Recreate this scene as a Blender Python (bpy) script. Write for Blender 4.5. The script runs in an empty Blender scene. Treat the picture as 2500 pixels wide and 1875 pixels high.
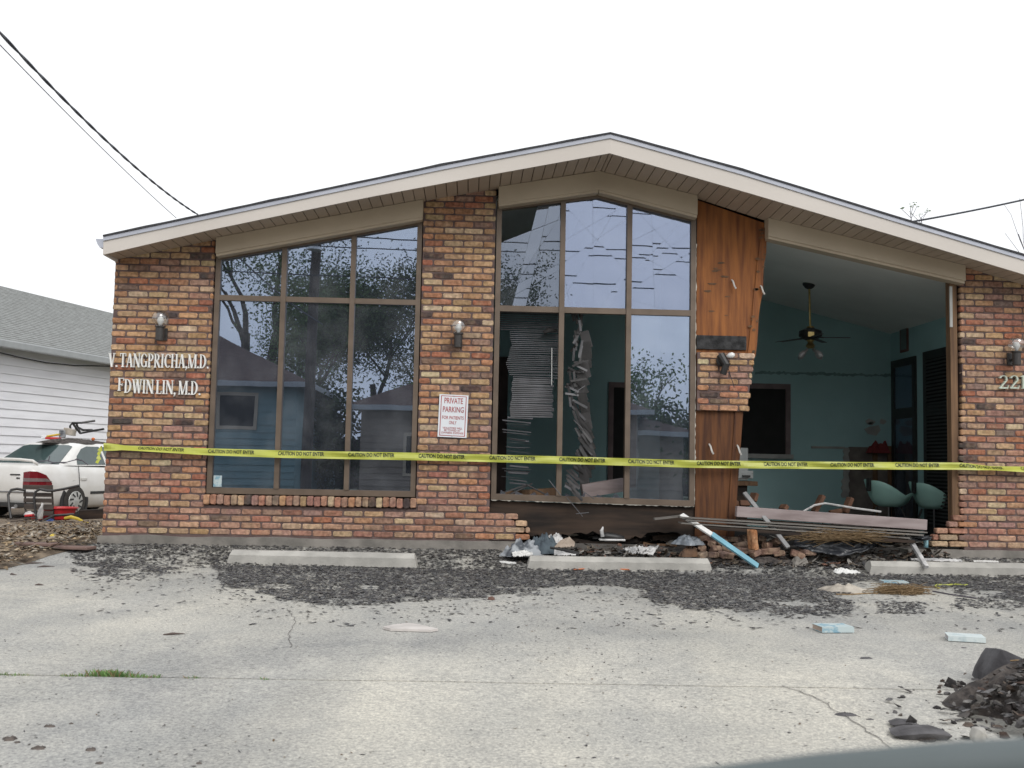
import bpy, math, random
import numpy as np
from mathutils import Vector, Matrix, noise
rnd = random.Random(11)
C = bpy.context.scene.collection
SC = bpy.context.scene
PI = math.pi

# ------------------------------------------------------------------ camera
CX, CD, CZ = 3.417, 10.5192, 0.9136
PITCH, YAW, ROLL, FPX = 0.07562218, 0.03954917, 0.01976952, 2528.0
_fw = Vector((math.sin(YAW)*math.cos(PITCH), math.cos(YAW)*math.cos(PITCH), math.sin(PITCH)))
_r0 = Vector((math.cos(YAW), -math.sin(YAW), 0)); _u0 = _r0.cross(_fw)
_rt = math.cos(ROLL)*_r0 + math.sin(ROLL)*_u0
_up = -math.sin(ROLL)*_r0 + math.cos(ROLL)*_u0
CAM = Vector((CX, -CD, CZ))
cam = bpy.data.cameras.new('camera'); camo = bpy.data.objects.new('camera', cam); C.objects.link(camo)
m = Matrix((( _rt.x, _up.x, -_fw.x, CX), (_rt.y, _up.y, -_fw.y, -CD), (_rt.z, _up.z, -_fw.z, CZ), (0, 0, 0, 1)))
camo.matrix_world = m
cam.sensor_width = 36; cam.lens = FPX/2500*36; cam.clip_end = 3000; cam.clip_start = 0.05
cam.dof.use_dof = True; cam.dof.focus_distance = 10.3; cam.dof.aperture_fstop = 6.5
SC.camera = camo

# ------------------------------------------------------------------ world + sun (overcast)
SUN_EL, SUN_AZ = math.radians(38), math.radians(160)
w = bpy.data.worlds.new('World'); SC.world = w; w.use_nodes = True
nt = w.node_tree; bg = nt.nodes['Background']
sky = nt.nodes.new('ShaderNodeTexSky'); sky.sky_type = 'NISHITA'; sky.sun_disc = False
sky.sun_elevation = SUN_EL; sky.sun_rotation = SUN_AZ; sky.dust_density = 8; sky.air_density = 1.4; sky.ozone_density = 1
hs = nt.nodes.new('ShaderNodeHueSaturation'); hs.inputs['Saturation'].default_value = 0.12
mx = nt.nodes.new('ShaderNodeMix'); mx.data_type = 'RGBA'; mx.inputs['Factor'].default_value = 0.82
mx.inputs[7].default_value = (11.5, 11.7, 12.0, 1)      # the even white cloud layer
nt.links.new(sky.outputs[0], hs.inputs['Color']); nt.links.new(hs.outputs[0], mx.inputs[6])
nt.links.new(mx.outputs[2], bg.inputs['Color']); bg.inputs['Strength'].default_value = 0.11
sun = bpy.data.lights.new('sun', 'SUN'); sun.energy = 1.15; sun.angle = math.radians(30); sun.color = (1, .97, .93)
so = bpy.data.objects.new('sun', sun); C.objects.link(so)
sd = Vector((math.sin(SUN_AZ)*math.cos(SUN_EL), math.cos(SUN_AZ)*math.cos(SUN_EL), math.sin(SUN_EL)))
so.rotation_euler = sd.to_track_quat('Z', 'Y').to_euler(); so.location = (0, -20, 20)
SC.view_settings.view_transform = 'Standard'; SC.view_settings.look = 'None'; SC.view_settings.exposure = 0.0
SC.view_settings.gamma = 1
SC.cycles.max_bounces = 8; SC.cycles.transparent_max_bounces = 12

# ------------------------------------------------------------------ photo pixel -> place
def ray(u, v):
    return _fw + _rt*((u-1250)/FPX) - _up*((v-937.5)/FPX)
def at(uv, Y=0.0):
    d = ray(*uv); t = (CD+Y)/d.y; return CAM + d*t
def atz(uv, z):
    d = ray(*uv); t = (z-CZ)/d.z; return CAM + d*t
def zc(ox, oy, s): return lambda x, y: (ox+x*s, oy+y*s)
z1 = zc(0, 500, .2803); z2 = zc(0, 900, .2803); z3 = zc(500, 480, .2803); z4 = zc(500, 900, .2803)
z5 = zc(1100, 300, .3165); z6 = zc(1150, 740, .3165); r1 = zc(1680, 480, .3707); r2 = zc(1680, 950, .3707)
r3 = zc(1150, 1200, .3165); r4 = zc(1900, 1350, .2712); r5 = zc(0, 1300, .3617); r6 = zc(700, 1300, .3617)
vw = zc(0, 0, 1.1302); c4 = zc(0, 1000, .1808)
def gz(y):                      # ground height of the parking lot
    if y > -0.05: return 0.03
    if y > -0.65: return 0.03 + (y+0.05)/0.6*0.135
    return -0.105 + (y+0.65)*0.008
def gat(uv):                    # pixel -> point on the lot
    d = ray(*uv); t = 2.0
    while t < 13 and CZ+d.z*t > gz(d.y*t-CD): t += .02
    lo_, hi_ = t-.02, t
    for _ in range(12):
        t = (lo_+hi_)/2
        if CZ+d.z*t > gz(d.y*t-CD): lo_ = t
        else: hi_ = t
    return CAM+d*t
def interp(x, pts):
    if x <= pts[0][0]: i = 0
    elif x >= pts[-1][0]: i = len(pts)-2
    else:
        i = 0
        while pts[i+1][0] < x: i += 1
    a, b = pts[i], pts[i+1]
    return a[1] + (b[1]-a[1])*(x-a[0])/(b[0]-a[0])

# ------------------------------------------------------------------ materials
MATS = {}
def mat(name, col, rough=.8, metal=0, c2=None, scale=6, detail=6, stretch=(1, 1, 1), bump=0, bscale=None, lo=.35, hi=.65, spec=None, attr=None, coat=0):
    if name in MATS: return MATS[name]
    m = bpy.data.materials.new(name); m.use_nodes = True; n = m.node_tree.nodes; L = m.node_tree.links
    b = n['Principled BSDF']; b.inputs['Roughness'].default_value = rough; b.inputs['Metallic'].default_value = metal
    if spec is not None: b.inputs['Specular IOR Level'].default_value = spec
    if coat: b.inputs['Coat Weight'].default_value = coat
    tc = n.new('ShaderNodeTexCoord'); mp = n.new('ShaderNodeMapping'); mp.inputs['Scale'].default_value = stretch
    L.new(tc.outputs['Object'], mp.inputs['Vector'])
    nz = n.new('ShaderNodeTexNoise'); nz.inputs['Scale'].default_value = scale; nz.inputs['Detail'].default_value = detail
    L.new(mp.outputs[0], nz.inputs['Vector'])
    rp = n.new('ShaderNodeValToRGB'); rp.color_ramp.elements[0].position = lo; rp.color_ramp.elements[1].position = hi
    c2 = c2 or tuple(x*.75 for x in col)
    if attr:
        at_ = n.new('ShaderNodeAttribute'); at_.attribute_name = attr
        rp.color_ramp.elements[0].color = (.62, .62, .62, 1); rp.color_ramp.elements[1].color = (1.12, 1.12, 1.12, 1)
        mm = n.new('ShaderNodeMix'); mm.data_type = 'RGBA'; mm.blend_type = 'MULTIPLY'; mm.inputs['Factor'].default_value = 1
        src = at_.outputs['Color']
        if name == 'tumbled_brick':                            # kiln mottling: paler and redder zones within a brick
            n3 = n.new('ShaderNodeTexNoise'); n3.inputs['Scale'].default_value = 11; n3.inputs['Detail'].default_value = 4; L.new(mp.outputs[0], n3.inputs['Vector'])
            r3_ = n.new('ShaderNodeValToRGB'); r3_.color_ramp.elements[0].position = .38; r3_.color_ramp.elements[1].position = .68
            r3_.color_ramp.elements[0].color = (.38, .16, .10, 1); r3_.color_ramp.elements[1].color = (.56, .42, .27, 1)
            n4 = n.new('ShaderNodeTexNoise'); n4.inputs['Scale'].default_value = 7; L.new(mp.outputs[0], n4.inputs['Vector'])
            r4_ = n.new('ShaderNodeValToRGB'); r4_.color_ramp.elements[0].position = .42; r4_.color_ramp.elements[1].position = .72
            r4_.color_ramp.elements[0].color = (.05, .05, .05, 1); r4_.color_ramp.elements[1].color = (.42, .42, .42, 1)
            L.new(n3.outputs[0], r3_.inputs[0]); L.new(n4.outputs[0], r4_.inputs[0])
            m5 = n.new('ShaderNodeMix'); m5.data_type = 'RGBA'; L.new(r4_.outputs[0], m5.inputs[0]); L.new(at_.outputs['Color'], m5.inputs[6]); L.new(r3_.outputs[0], m5.inputs[7]); src = m5.outputs[2]
        L.new(src, mm.inputs[6]); L.new(rp.outputs[0], mm.inputs[7]); L.new(mm.outputs[2], b.inputs['Base Color'])
    else:
        rp.color_ramp.elements[0].color = (*c2, 1); rp.color_ramp.elements[1].color = (*col, 1)
        L.new(rp.outputs[0], b.inputs['Base Color'])
    L.new(nz.outputs[0], rp.inputs[0])
    if bump:
        n2 = n.new('ShaderNodeTexNoise'); n2.inputs['Scale'].default_value = bscale or scale*4; n2.inputs['Detail'].default_value = 5
        L.new(mp.outputs[0], n2.inputs['Vector'])
        bp = n.new('ShaderNodeBump'); bp.inputs['Strength'].default_value = bump; bp.inputs['Distance'].default_value = .01
        L.new(n2.outputs[0], bp.inputs['Height']); L.new(bp.outputs[0], b.inputs['Normal'])
    MATS[name] = m; return m

M_BRICK = mat('tumbled_brick', (.3, .2, .1), .92, attr='col', scale=26, detail=5, bump=.55, bscale=90, spec=.2)
M_MORTAR = mat('mortar', (.16, .115, .108), .95, c2=(.10, .072, .068), scale=9, bump=.4, bscale=120, spec=.1)
M_FASCIA = mat('fascia_paint', (.60, .555, .51), .55, c2=(.55, .505, .46), scale=1.6, stretch=(.3, 1, 1.5))
M_SOFFIT = mat('soffit_panel', (.43, .35, .275), .55, c2=(.38, .305, .235), scale=2)
M_GROOVE = mat('soffit_groove', (.06, .045, .035), .8)
M_TRIM = mat('trim_paint', (.47, .39, .29), .5, c2=(.42, .345, .255), scale=2.5)
M_DRIP = mat('drip_edge', (.46, .48, .55), .4, c2=(.40, .42, .48), scale=3)
M_SHINGLE = mat('roof_shingle', (.07, .07, .075), .95, c2=(.035, .035, .04), scale=40, bump=.5)
M_BRONZE = mat('bronze_frame', (.155, .115, .085), .45, c2=(.115, .085, .062), scale=5, metal=.15)
M_CAULK = mat('old_caulk', (.55, .52, .46), .9)
M_PLY = mat('plywood', (.31, .112, .026), .75, c2=(.13, .04, .012), scale=4, detail=9, stretch=(5, 5, .45), bump=.2, lo=.3, hi=.68)
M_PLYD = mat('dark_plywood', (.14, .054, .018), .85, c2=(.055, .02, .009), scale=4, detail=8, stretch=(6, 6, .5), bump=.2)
M_BASEW = mat('black_brown_wood', (.05, .032, .022), .9, c2=(.014, .01, .008), scale=4, stretch=(.5, 4, 4))  # nearly black-brown wood tone, streaked lengthwise
M_STUD = mat('stud_wood', (.20, .115, .06), .8, c2=(.10, .055, .03), scale=5, stretch=(6, 6, .4))
M_TEAL = mat('teal_wall', (.37, .56, .57), .85, c2=(.31, .48, .49), scale=1.2)
M_CEIL = mat('ceiling_plaster', (.80, .80, .77), .9, c2=(.72, .72, .69), scale=1.5)
M_DARK = mat('painted_dark', (.02, .02, .02), .95)  # near-black colour that paints the darkness of unlit openings and gaps
M_BROWNW = mat('brown_panel', (.07, .05, .045), .8, c2=(.04, .03, .027), scale=3)
M_PINK = mat('pink_trim', (.34, .285, .28), .8, c2=(.22, .175, .17), scale=7, detail=9, stretch=(.4, 2, 2))
M_WHITE = mat('white_paint', (.78, .78, .76), .6, c2=(.68, .68, .66), scale=8)
M_LETTER = mat('letter_white', (.82, .82, .80), .5, c2=(.74, .74, .72), scale=20)
M_BLACK = mat('black_metal', (.03, .028, .028), .45, c2=(.018, .018, .018), scale=20)
M_LAMPG = mat('lamp_bronze', (.045, .04, .038), .5, c2=(.03, .027, .026), scale=30)
M_BULB = mat('frosted_bulb', (.85, .85, .84), .25)
M_BRASS = mat('brass', (.55, .42, .18), .3, metal=.9, c2=(.4, .3, .12), scale=20)
M_STEEL = mat('grey_metal', (.30, .30, .30), .5, metal=.4, c2=(.2, .2, .2), scale=12)
M_ALU = mat('dull_aluminium', (.20, .185, .165), .5, c2=(.12, .11, .1), scale=8, stretch=(.4, 3, 3))
M_CONC = mat('block_concrete', (.47, .455, .42), .95, c2=(.34, .33, .305), scale=5, detail=10, bump=.4, bscale=60)
M_FOUND = mat('foundation_concrete', (.27, .25, .225), .95, c2=(.16, .15, .135), scale=5, detail=9, bump=.5, bscale=40)
M_FLAKE = mat('shingle_flake', (.2, .2, .2), .9, attr='col', scale=60, bump=.3, spec=.2)
M_LITTER = mat('leaf_litter', (.2, .2, .2), .95, attr='col', scale=30, spec=.1)
M_YARD = mat('yard_soil', (.24, .19, .135), .98, c2=(.10, .075, .055), scale=9, detail=9, bump=.7, bscale=30)
M_TAPE = mat('caution_yellow', (.46, .485, .08), .4, c2=(.38, .40, .065), scale=3)
M_INK = mat('black_ink', (.025, .035, .015), .6)
M_RED = mat('sign_red', (.42, .075, .085), .6)
M_SIGN = mat('sign_white', (.74, .77, .80), .35, c2=(.68, .71, .75), scale=6)
M_SIDING = mat('white_siding', (.84, .84, .87), .6, c2=(.76, .76, .79), scale=2.2, stretch=(.5, .5, 3))
M_GREYROOF = mat('grey_shingles', (.28, .29, .285), .95, c2=(.21, .215, .21), scale=7, detail=8, bump=.4, bscale=60)
M_GUTTER = mat('grey_gutter', (.40, .42, .43), .5, c2=(.34, .36, .37), scale=4)
M_CARW = mat('white_car_paint', (.76, .755, .735), .35, c2=(.66, .645, .61), scale=2.4, coat=.5)
M_CARTRIM = mat('dark_rubber', (.03, .03, .03), .7)
M_CARGLASS = mat('car_glass', (.055, .085, .085), .06, c2=(.045, .07, .07), scale=3, spec=.8)
M_TAIL = mat('tail_light_red', (.20, .01, .018), .15)
M_TAILG = mat('tail_light_grey', (.23, .17, .17), .2)
M_HUB = mat('hubcap', (.50, .50, .48), .35, metal=.3, c2=(.36, .36, .34), scale=12)
M_TYRE = mat('tyre_rubber', (.05, .045, .04), .9, c2=(.03, .028, .026), scale=20)
M_SLATW = mat('weathered_slat', (.085, .068, .058), .85, c2=(.05, .04, .035), scale=9, stretch=(.4, 3, 3))
M_REDP = mat('red_plastic', (.58, .03, .035), .4, c2=(.45, .025, .03), scale=6)
M_YELP = mat('yellow_plastic', (.70, .52, .06), .4)
M_BLUEP = mat('blue_plastic', (.05, .12, .40), .4)
M_ORAN = mat('orange_plastic', (.65, .16, .03), .5)
M_CLOTHG = mat('grey_cloth', (.34, .36, .38), .9, c2=(.09, .10, .115), scale=9, lo=.42, hi=.56)
M_CLOTHW = mat('dirty_white_cloth', (.62, .61, .60), .9, c2=(.30, .30, .30), scale=9, lo=.38, hi=.55)
M_CLOTHT = mat('teal_grey_cloth', (.10, .13, .15), .9, c2=(.05, .065, .08), scale=8)
M_BEIGE = mat('beige_cloth', (.50, .455, .39), .9, c2=(.30, .27, .23), scale=9)
M_CARD = mat('cardboard', (.40, .33, .27), .85, c2=(.31, .25, .2), scale=8)
M_PLASTICB = mat('black_plastic', (.055, .06, .068), .28, c2=(.03, .033, .04), scale=6)
M_BAG = mat('clear_plastic_bag', (.30, .33, .36), .2, c2=(.13, .15, .175), scale=10)
M_STRAW = mat('dry_straw', (.33, .235, .13), .95, c2=(.19, .125, .065), scale=30)
M_BLUE = mat('faded_blue', (.22, .46, .54), .7, c2=(.34, .55, .60), scale=14)
M_BOOK = mat('blue_white_cover', (.46, .54, .55), .7, c2=(.22, .37, .45), scale=16, lo=.42, hi=.5)
M_BOOKW = mat('pale_cover', (.56, .62, .62), .7, c2=(.42, .50, .52), scale=18, lo=.36, hi=.5)
M_PAGE = mat('page_edges', (.42, .33, .27), .9)
M_PAGEW = mat('white_page_edges', (.50, .47, .47), .9)
M_ROCK = mat('asphalt_lump', (.13, .125, .13), .95, c2=(.05, .047, .05), scale=8, bump=.7, bscale=40)
M_CLOD = mat('brown_rubble', (.10, .085, .076), .97, c2=(.03, .026, .025), scale=22, detail=9, bump=1.0, bscale=45)
M_GRASS = mat('grass_blades', (.17, .30, .09), .85, c2=(.09, .18, .05), scale=20)
M_LEAF = mat('tree_leaf', (.10, .15, .055), .8, c2=(.05, .08, .03), scale=3)
M_LEAFL = mat('light_tree_leaf', (.17, .27, .085), .8, c2=(.09, .15, .05), scale=3)
M_BARK = mat('tree_bark', (.10, .08, .065), .95, c2=(.05, .04, .033), scale=12, stretch=(1, 1, .2), bump=.6)
M_TWIG = mat('bare_twig', (.10, .09, .11), .9)
M_WIRE = mat('wire', (.035, .04, .055), .6)
M_ASPH = mat('road_asphalt', (.075, .075, .075), .95, c2=(.05, .05, .05), scale=4, detail=8, bump=.4, bscale=80)
M_EARTH = mat('open_ground', (.14, .15, .07), .98, c2=(.08, .09, .045), scale=.7, detail=9)
M_CHAIR = mat('mint_shell', (.46, .74, .66), .4, c2=(.40, .66, .59), scale=4)
M_SLAT = mat('blind_slat', (.125, .125, .135), .5, c2=(.08, .08, .085), scale=6)
M_SLATD = mat('dirty_blind_slat', (.06, .058, .06), .55, c2=(.035, .033, .034), scale=6)
M_TSIDE = mat('teal_siding', (.20, .31, .32), .8, c2=(.17, .27, .28), scale=2)
M_BROOF = mat('brown_shingles', (.12, .075, .06), .95, c2=(.08, .05, .04), scale=6, bump=.3)
M_TANW = mat('tan_wall', (.30, .25, .2), .85, c2=(.25, .2, .16), scale=2)
M_VEH = mat('vehicle_trim', (.11, .13, .135), .7, c2=(.09, .11, .112), scale=5)

def concrete():
    m = bpy.data.materials.new('lot_concrete'); m.use_nodes = True; n = m.node_tree.nodes; L = m.node_tree.links
    b = n['Principled BSDF']; b.inputs['Roughness'].default_value = .93; b.inputs['Specular IOR Level'].default_value = .2
    tc = n.new('ShaderNodeTexCoord')
    def noi(s, d, r=.55, st=None):
        z = n.new('ShaderNodeTexNoise'); z.inputs['Scale'].default_value = s; z.inputs['Detail'].default_value = d; z.inputs['Roughness'].default_value = r
        if st:
            mp = n.new('ShaderNodeMapping'); mp.inputs['Scale'].default_value = st; L.new(tc.outputs['Object'], mp.inputs[0]); L.new(mp.outputs[0], z.inputs['Vector'])
        else: L.new(tc.outputs['Object'], z.inputs['Vector'])
        return z
    def ramp(z, a, b_, ca, cb):
        r = n.new('ShaderNodeValToRGB'); r.color_ramp.elements[0].position = a; r.color_ramp.elements[1].position = b_
        r.color_ramp.elements[0].color = (*ca, 1); r.color_ramp.elements[1].color = (*cb, 1); L.new(z.outputs[0], r.inputs[0]); return r
    def mul(a, b_, f=1.0, t='MULTIPLY'):
        x = n.new('ShaderNodeMix'); x.data_type = 'RGBA'; x.blend_type = t; x.inputs[0].default_value = f
        L.new(a, x.inputs[6]); L.new(b_, x.inputs[7]); return x.outputs[2]
    big = ramp(noi(.55, 6, .6), .34, .66, (.40, .395, .375), (.53, .515, .475))
    mid = ramp(noi(2.6, 7, .65), .3, .62, (.86, .87, .88), (1.04, 1.035, 1.02)); stn = ramp(noi(1.5, 6, .62, (1, .55, 1)), .36, .52, (.86, .865, .88), (1, 1, 1)); wear = ramp(noi(.35, 4, .6, (2.2, .5, 1)), .36, .64, (.86, .875, .90), (1.05, 1.04, 1.01))
    fine = ramp(noi(48, 3, .7), .30, .70, (.60, .60, .62), (1.30, 1.29, 1.26))
    peb = ramp(noi(110, 2, .6), .34, .62, (.72, .72, .74), (1.18, 1.18, 1.16))
    dk = ramp(noi(21, 5, .7), .30, .37, (.42, .42, .43), (1, 1, 1))
    c = mul(big.outputs[0], mid.outputs[0]); c = mul(c, wear.outputs[0]); c = mul(c, stn.outputs[0]); c = mul(c, fine.outputs[0], .8); c = mul(c, peb.outputs[0], .8); c = mul(c, dk.outputs[0], .85)
    L.new(c, b.inputs['Base Color'])
    bp = n.new('ShaderNodeBump'); bp.inputs['Strength'].default_value = .5; bp.inputs['Distance'].default_value = .008
    L.new(noi(55, 4, .7).outputs[0], bp.inputs['Height']); L.new(bp.outputs[0], b.inputs['Normal'])
    return m
M_LOT = concrete()

def glass(name, refl, trans, warp=0, wscale=2.0, rough=0.0):
    m = bpy.data.materials.new(name); m.use_nodes = True; n = m.node_tree.nodes; L = m.node_tree.links
    n.remove(n['Principled BSDF']); out = n['Material Output']
    g = n.new('ShaderNodeBsdfGlossy'); g.inputs['Color'].default_value = (*refl, 1); g.inputs['Roughness'].default_value = rough
    t = n.new('ShaderNodeBsdfTransparent'); t.inputs['Color'].default_value = (*trans, 1)
    tc = n.new('ShaderNodeTexCoord')
    d = n.new('ShaderNodeBsdfDiffuse'); nz0 = n.new('ShaderNodeTexNoise'); nz0.inputs['Scale'].default_value = 3.5; nz0.inputs['Detail'].default_value = 7
    L.new(tc.outputs['Object'], nz0.inputs['Vector'])
    rp = n.new('ShaderNodeValToRGB'); rp.color_ramp.elements[0].position = .42; rp.color_ramp.elements[1].position = .75
    rp.color_ramp.elements[0].color = (.016, .018, .022, 1); rp.color_ramp.elements[1].color = (.05, .053, .058, 1)
    L.new(nz0.outputs[0], rp.inputs[0]); L.new(rp.outputs[0], d.inputs['Color'])     # dust film, its grey raised to paint a low-contrast haze over the pane
    a = n.new('ShaderNodeAddShader'); a2 = n.new('ShaderNodeAddShader')
    L.new(g.outputs[0], a.inputs[0]); L.new(t.outputs[0], a.inputs[1]); L.new(a.outputs[0], a2.inputs[0]); L.new(d.outputs[0], a2.inputs[1])
    L.new(a2.outputs[0], out.inputs['Surface'])
    if warp:
        nz = n.new('ShaderNodeTexNoise'); nz.inputs['Scale'].default_value = wscale; nz.inputs['Detail'].default_value = 2
        L.new(tc.outputs['Object'], nz.inputs['Vector'])
        bp = n.new('ShaderNodeBump'); bp.inputs['Strength'].default_value = warp; bp.inputs['Distance'].default_value = .01
        L.new(nz.outputs[0], bp.inputs['Height']); L.new(bp.outputs[0], g.inputs['Normal'])
    return m
M_GLASS = glass('tinted_glass', (.20, .235, .30), (.36, .38, .40), .03, 1.6)
M_GLASSL = glass('dark_broken_glass', (.12, .135, .165), (.36, .38, .40), .05, 1.5)
M_GLASSC = glass('cracked_tinted_glass', (.175, .20, .265), (.40, .42, .44), .05, 1.5)
M_GLASSW = glass('warped_tinted_glass', (.20, .235, .30), (.36, .38, .4), .09, 1.2)
def clear(name):
    m = bpy.data.materials.new(name); m.use_nodes = True; n = m.node_tree.nodes; L = m.node_tree.links
    n.remove(n['Principled BSDF']); out = n['Material Output']
    lw = n.new('ShaderNodeLayerWeight'); lw.inputs[0].default_value = .12
    g = n.new('ShaderNodeBsdfGlossy'); g.inputs['Roughness'].default_value = .03; g.inputs['Color'].default_value = (.8, .8, .8, 1)
    t = n.new('ShaderNodeBsdfTransparent'); t.inputs['Color'].default_value = (.93, .94, .94, 1)
    x = n.new('ShaderNodeMixShader'); x.inputs[0].default_value = .20; L.new(t.outputs[0], x.inputs[1]); L.new(g.outputs[0], x.inputs[2])
    L.new(x.outputs[0], out.inputs['Surface']); return m
M_CLEAR = clear('clear_globe_glass')

# ------------------------------------------------------------------ mesh builder
class MB:
    def __init__(s): s.v = []; s.f = []; s.m = []; s.c = []
    def face(s, pts, m=0, c=None):
        i = len(s.v); s.v += [Vector(p) for p in pts]; s.f.append(tuple(range(i, i+len(pts)))); s.m.append(m); s.c.append(c)
    def mesh(s, vs, fs, m=0, c=None):
        i = len(s.v); s.v += [Vector(p) for p in vs]
        for f in fs: s.f.append(tuple(i+k for k in f)); s.m.append(m); s.c.append(c)
    BF = [(0, 3, 2, 1), (4, 5, 6, 7), (0, 1, 5, 4), (1, 2, 6, 5), (2, 3, 7, 6), (3, 0, 4, 7)]
    def box(s, x0, x1, y0, y1, z0, z1, m=0, c=None):
        s.mesh([(x0, y0, z0), (x1, y0, z0), (x1, y1, z0), (x0, y1, z0), (x0, y0, z1), (x1, y0, z1), (x1, y1, z1), (x0, y1, z1)], s.BF, m, c)
    def obox(s, o, ax, ay, az, m=0, c=None):       # centre and three half-axes
        o, ax, ay, az = Vector(o), Vector(ax), Vector(ay), Vector(az)
        s.mesh([o-ax-ay-az, o+ax-ay-az, o+ax+ay-az, o-ax+ay-az, o-ax-ay+az, o+ax-ay+az, o+ax+ay+az, o-ax+ay+az], s.BF, m, c)
    def bar(s, a, b, wd, th, up=(0, 0, 1), m=0, c=None):
        a, b = Vector(a), Vector(b); d = (b-a); L = d.length; d.normalize(); sd_ = d.cross(Vector(up))
        if sd_.length < 1e-4: sd_ = d.cross(Vector((1, 0, 0)))
        sd_.normalize(); u = sd_.cross(d)
        s.obox((a+b)/2, d*L/2, sd_*wd/2, u*th/2, m, c)
    def prism(s, poly, y0, y1, m=0, c=None):       # polygon in x,z pushed from y0 (front) to y1
        n = len(poly); vs = [(p[0], y0, p[1]) for p in poly] + [(p[0], y1, p[1]) for p in poly]
        fs = [tuple(range(n)), tuple(reversed(range(n, 2*n)))] + [(i, i+n, (i+1) % n+n, (i+1) % n) for i in range(n)]
        s.mesh(vs, fs, m, c)
    def tube(s, pts, r, n=8, m=0, cap=True, c=None):
        pts = [Vector(p) for p in pts]; rs = r if isinstance(r, (list, tuple)) else [r]*len(pts)
        rings = []; u = None
        for i, p in enumerate(pts):
            d = (pts[min(i+1, len(pts)-1)] - pts[max(i-1, 0)])
            if d.length < 1e-9: d = Vector((0, 0, 1))
            d.normalize()
            if u is None: u = d.orthogonal().normalized()
            u = (u - d*u.dot(d))
            u = u.normalized() if u.length > 1e-6 else d.orthogonal().normalized()
            w_ = d.cross(u)
            rings.append([p + (u*math.cos(2*PI*k/n) + w_*math.sin(2*PI*k/n))*rs[i] for k in range(n)])
        i0 = len(s.v); s.v += [q for rg in rings for q in rg]
        for i in range(len(pts)-1):
            for k in range(n):
                s.f.append((i0+i*n+k, i0+i*n+(k+1) % n, i0+(i+1)*n+(k+1) % n, i0+(i+1)*n+k)); s.m.append(m); s.c.append(c)
        if cap:
            s.f.append(tuple(i0+k for k in reversed(range(n)))); s.m.append(m); s.c.append(c)
            s.f.append(tuple(i0+(len(pts)-1)*n+k for k in range(n))); s.m.append(m); s.c.append(c)
    def lathe(s, prof, n=20, axis_o=(0, 0, 0), m=0, ax='z'):
        o = Vector(axis_o); i0 = len(s.v)
        for r, h in prof:
            for k in range(n):
                a = 2*PI*k/n
                p = Vector((r*math.cos(a), r*math.sin(a), h)) if ax == 'z' else Vector((r*math.cos(a), h, r*math.sin(a)))
                s.v.append(o+p)
        for i in range(len(prof)-1):
            for k in range(n):
                s.f.append((i0+i*n+k, i0+i*n+(k+1) % n, i0+(i+1)*n+(k+1) % n, i0+(i+1)*n+k)); s.m.append(m); s.c.append(None)
        s.f.append(tuple(i0+k for k in range(n))); s.m.append(m); s.c.append(None)
        s.f.append(tuple(i0+(len(prof)-1)*n+k for k in range(n))); s.m.append(m); s.c.append(None)
    def build(s, name, mats, parent=None, local=False, smooth=False, bevel=0, fix=True):
        if not isinstance(mats, (list, tuple)): mats = [mats]
        off = Vector((0, 0, 0)); loc = Vector((0, 0, 0))
        if parent is not None and not local:
            o = parent
            while o: off += o.location; o = o.parent
        elif parent is None and not local and s.v:
            xs = [p.x for p in s.v]; ys = [p.y for p in s.v]; zs_ = [p.z for p in s.v]
            off = Vector(((min(xs)+max(xs))/2, (min(ys)+max(ys))/2, min(zs_))); loc = off.copy()
        me = bpy.data.meshes.new(name); me.from_pydata([tuple(p-off) for p in s.v], [], s.f)
        for mm in mats: me.materials.append(mm)
        me.polygons.foreach_set('material_index', s.m)
        if smooth: me.polygons.foreach_set('use_smooth', [True]*len(s.f))
        if any(c is not None for c in s.c):
            a = me.color_attributes.new('col', 'FLOAT_COLOR', 'CORNER'); buf = []
            for f, c in zip(s.f, s.c): buf += list((*(c or (.3, .3, .3)), 1))*len(f)
            a.data.foreach_set('color', buf)
        me.validate(); me.update()
        o = bpy.data.objects.new(name, me); C.objects.link(o); o.location = loc
        if parent is not None: o.parent = parent
        if fix:
            import bmesh
            b = bmesh.new(); b.from_mesh(me); bmesh.ops.recalc_face_normals(b, faces=b.faces); b.to_mesh(me); b.free()
        if bevel:
            md = o.modifiers.new('bevel', 'BEVEL'); md.width = bevel; md.segments = 2; md.limit_method = 'ANGLE'
        return o

def tag(o, label=None, cat=None, group=None, kind=None):
    if label: o['label'] = label
    if cat: o['category'] = cat
    if group: o['group'] = group
    if kind: o['kind'] = kind
    return o
def thing(name, loc, label, cat, group=None, rotz=0):
    o = bpy.data.objects.new(name, None); C.objects.link(o); o.location = loc; o.rotation_euler = (0, 0, rotz); o.empty_display_size = .1
    return tag(o, label, cat, group)
def dup(root):
    r = root.copy(); C.objects.link(r)
    for ch in list(root.children):
        c_ = ch.copy(); C.objects.link(c_); c_.parent = r
        for g in list(ch.children):
            d = g.copy(); C.objects.link(d); d.parent = c_
    return r
def nz3(p, s=1.0): return noise.noise(Vector(p)*s)

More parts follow.
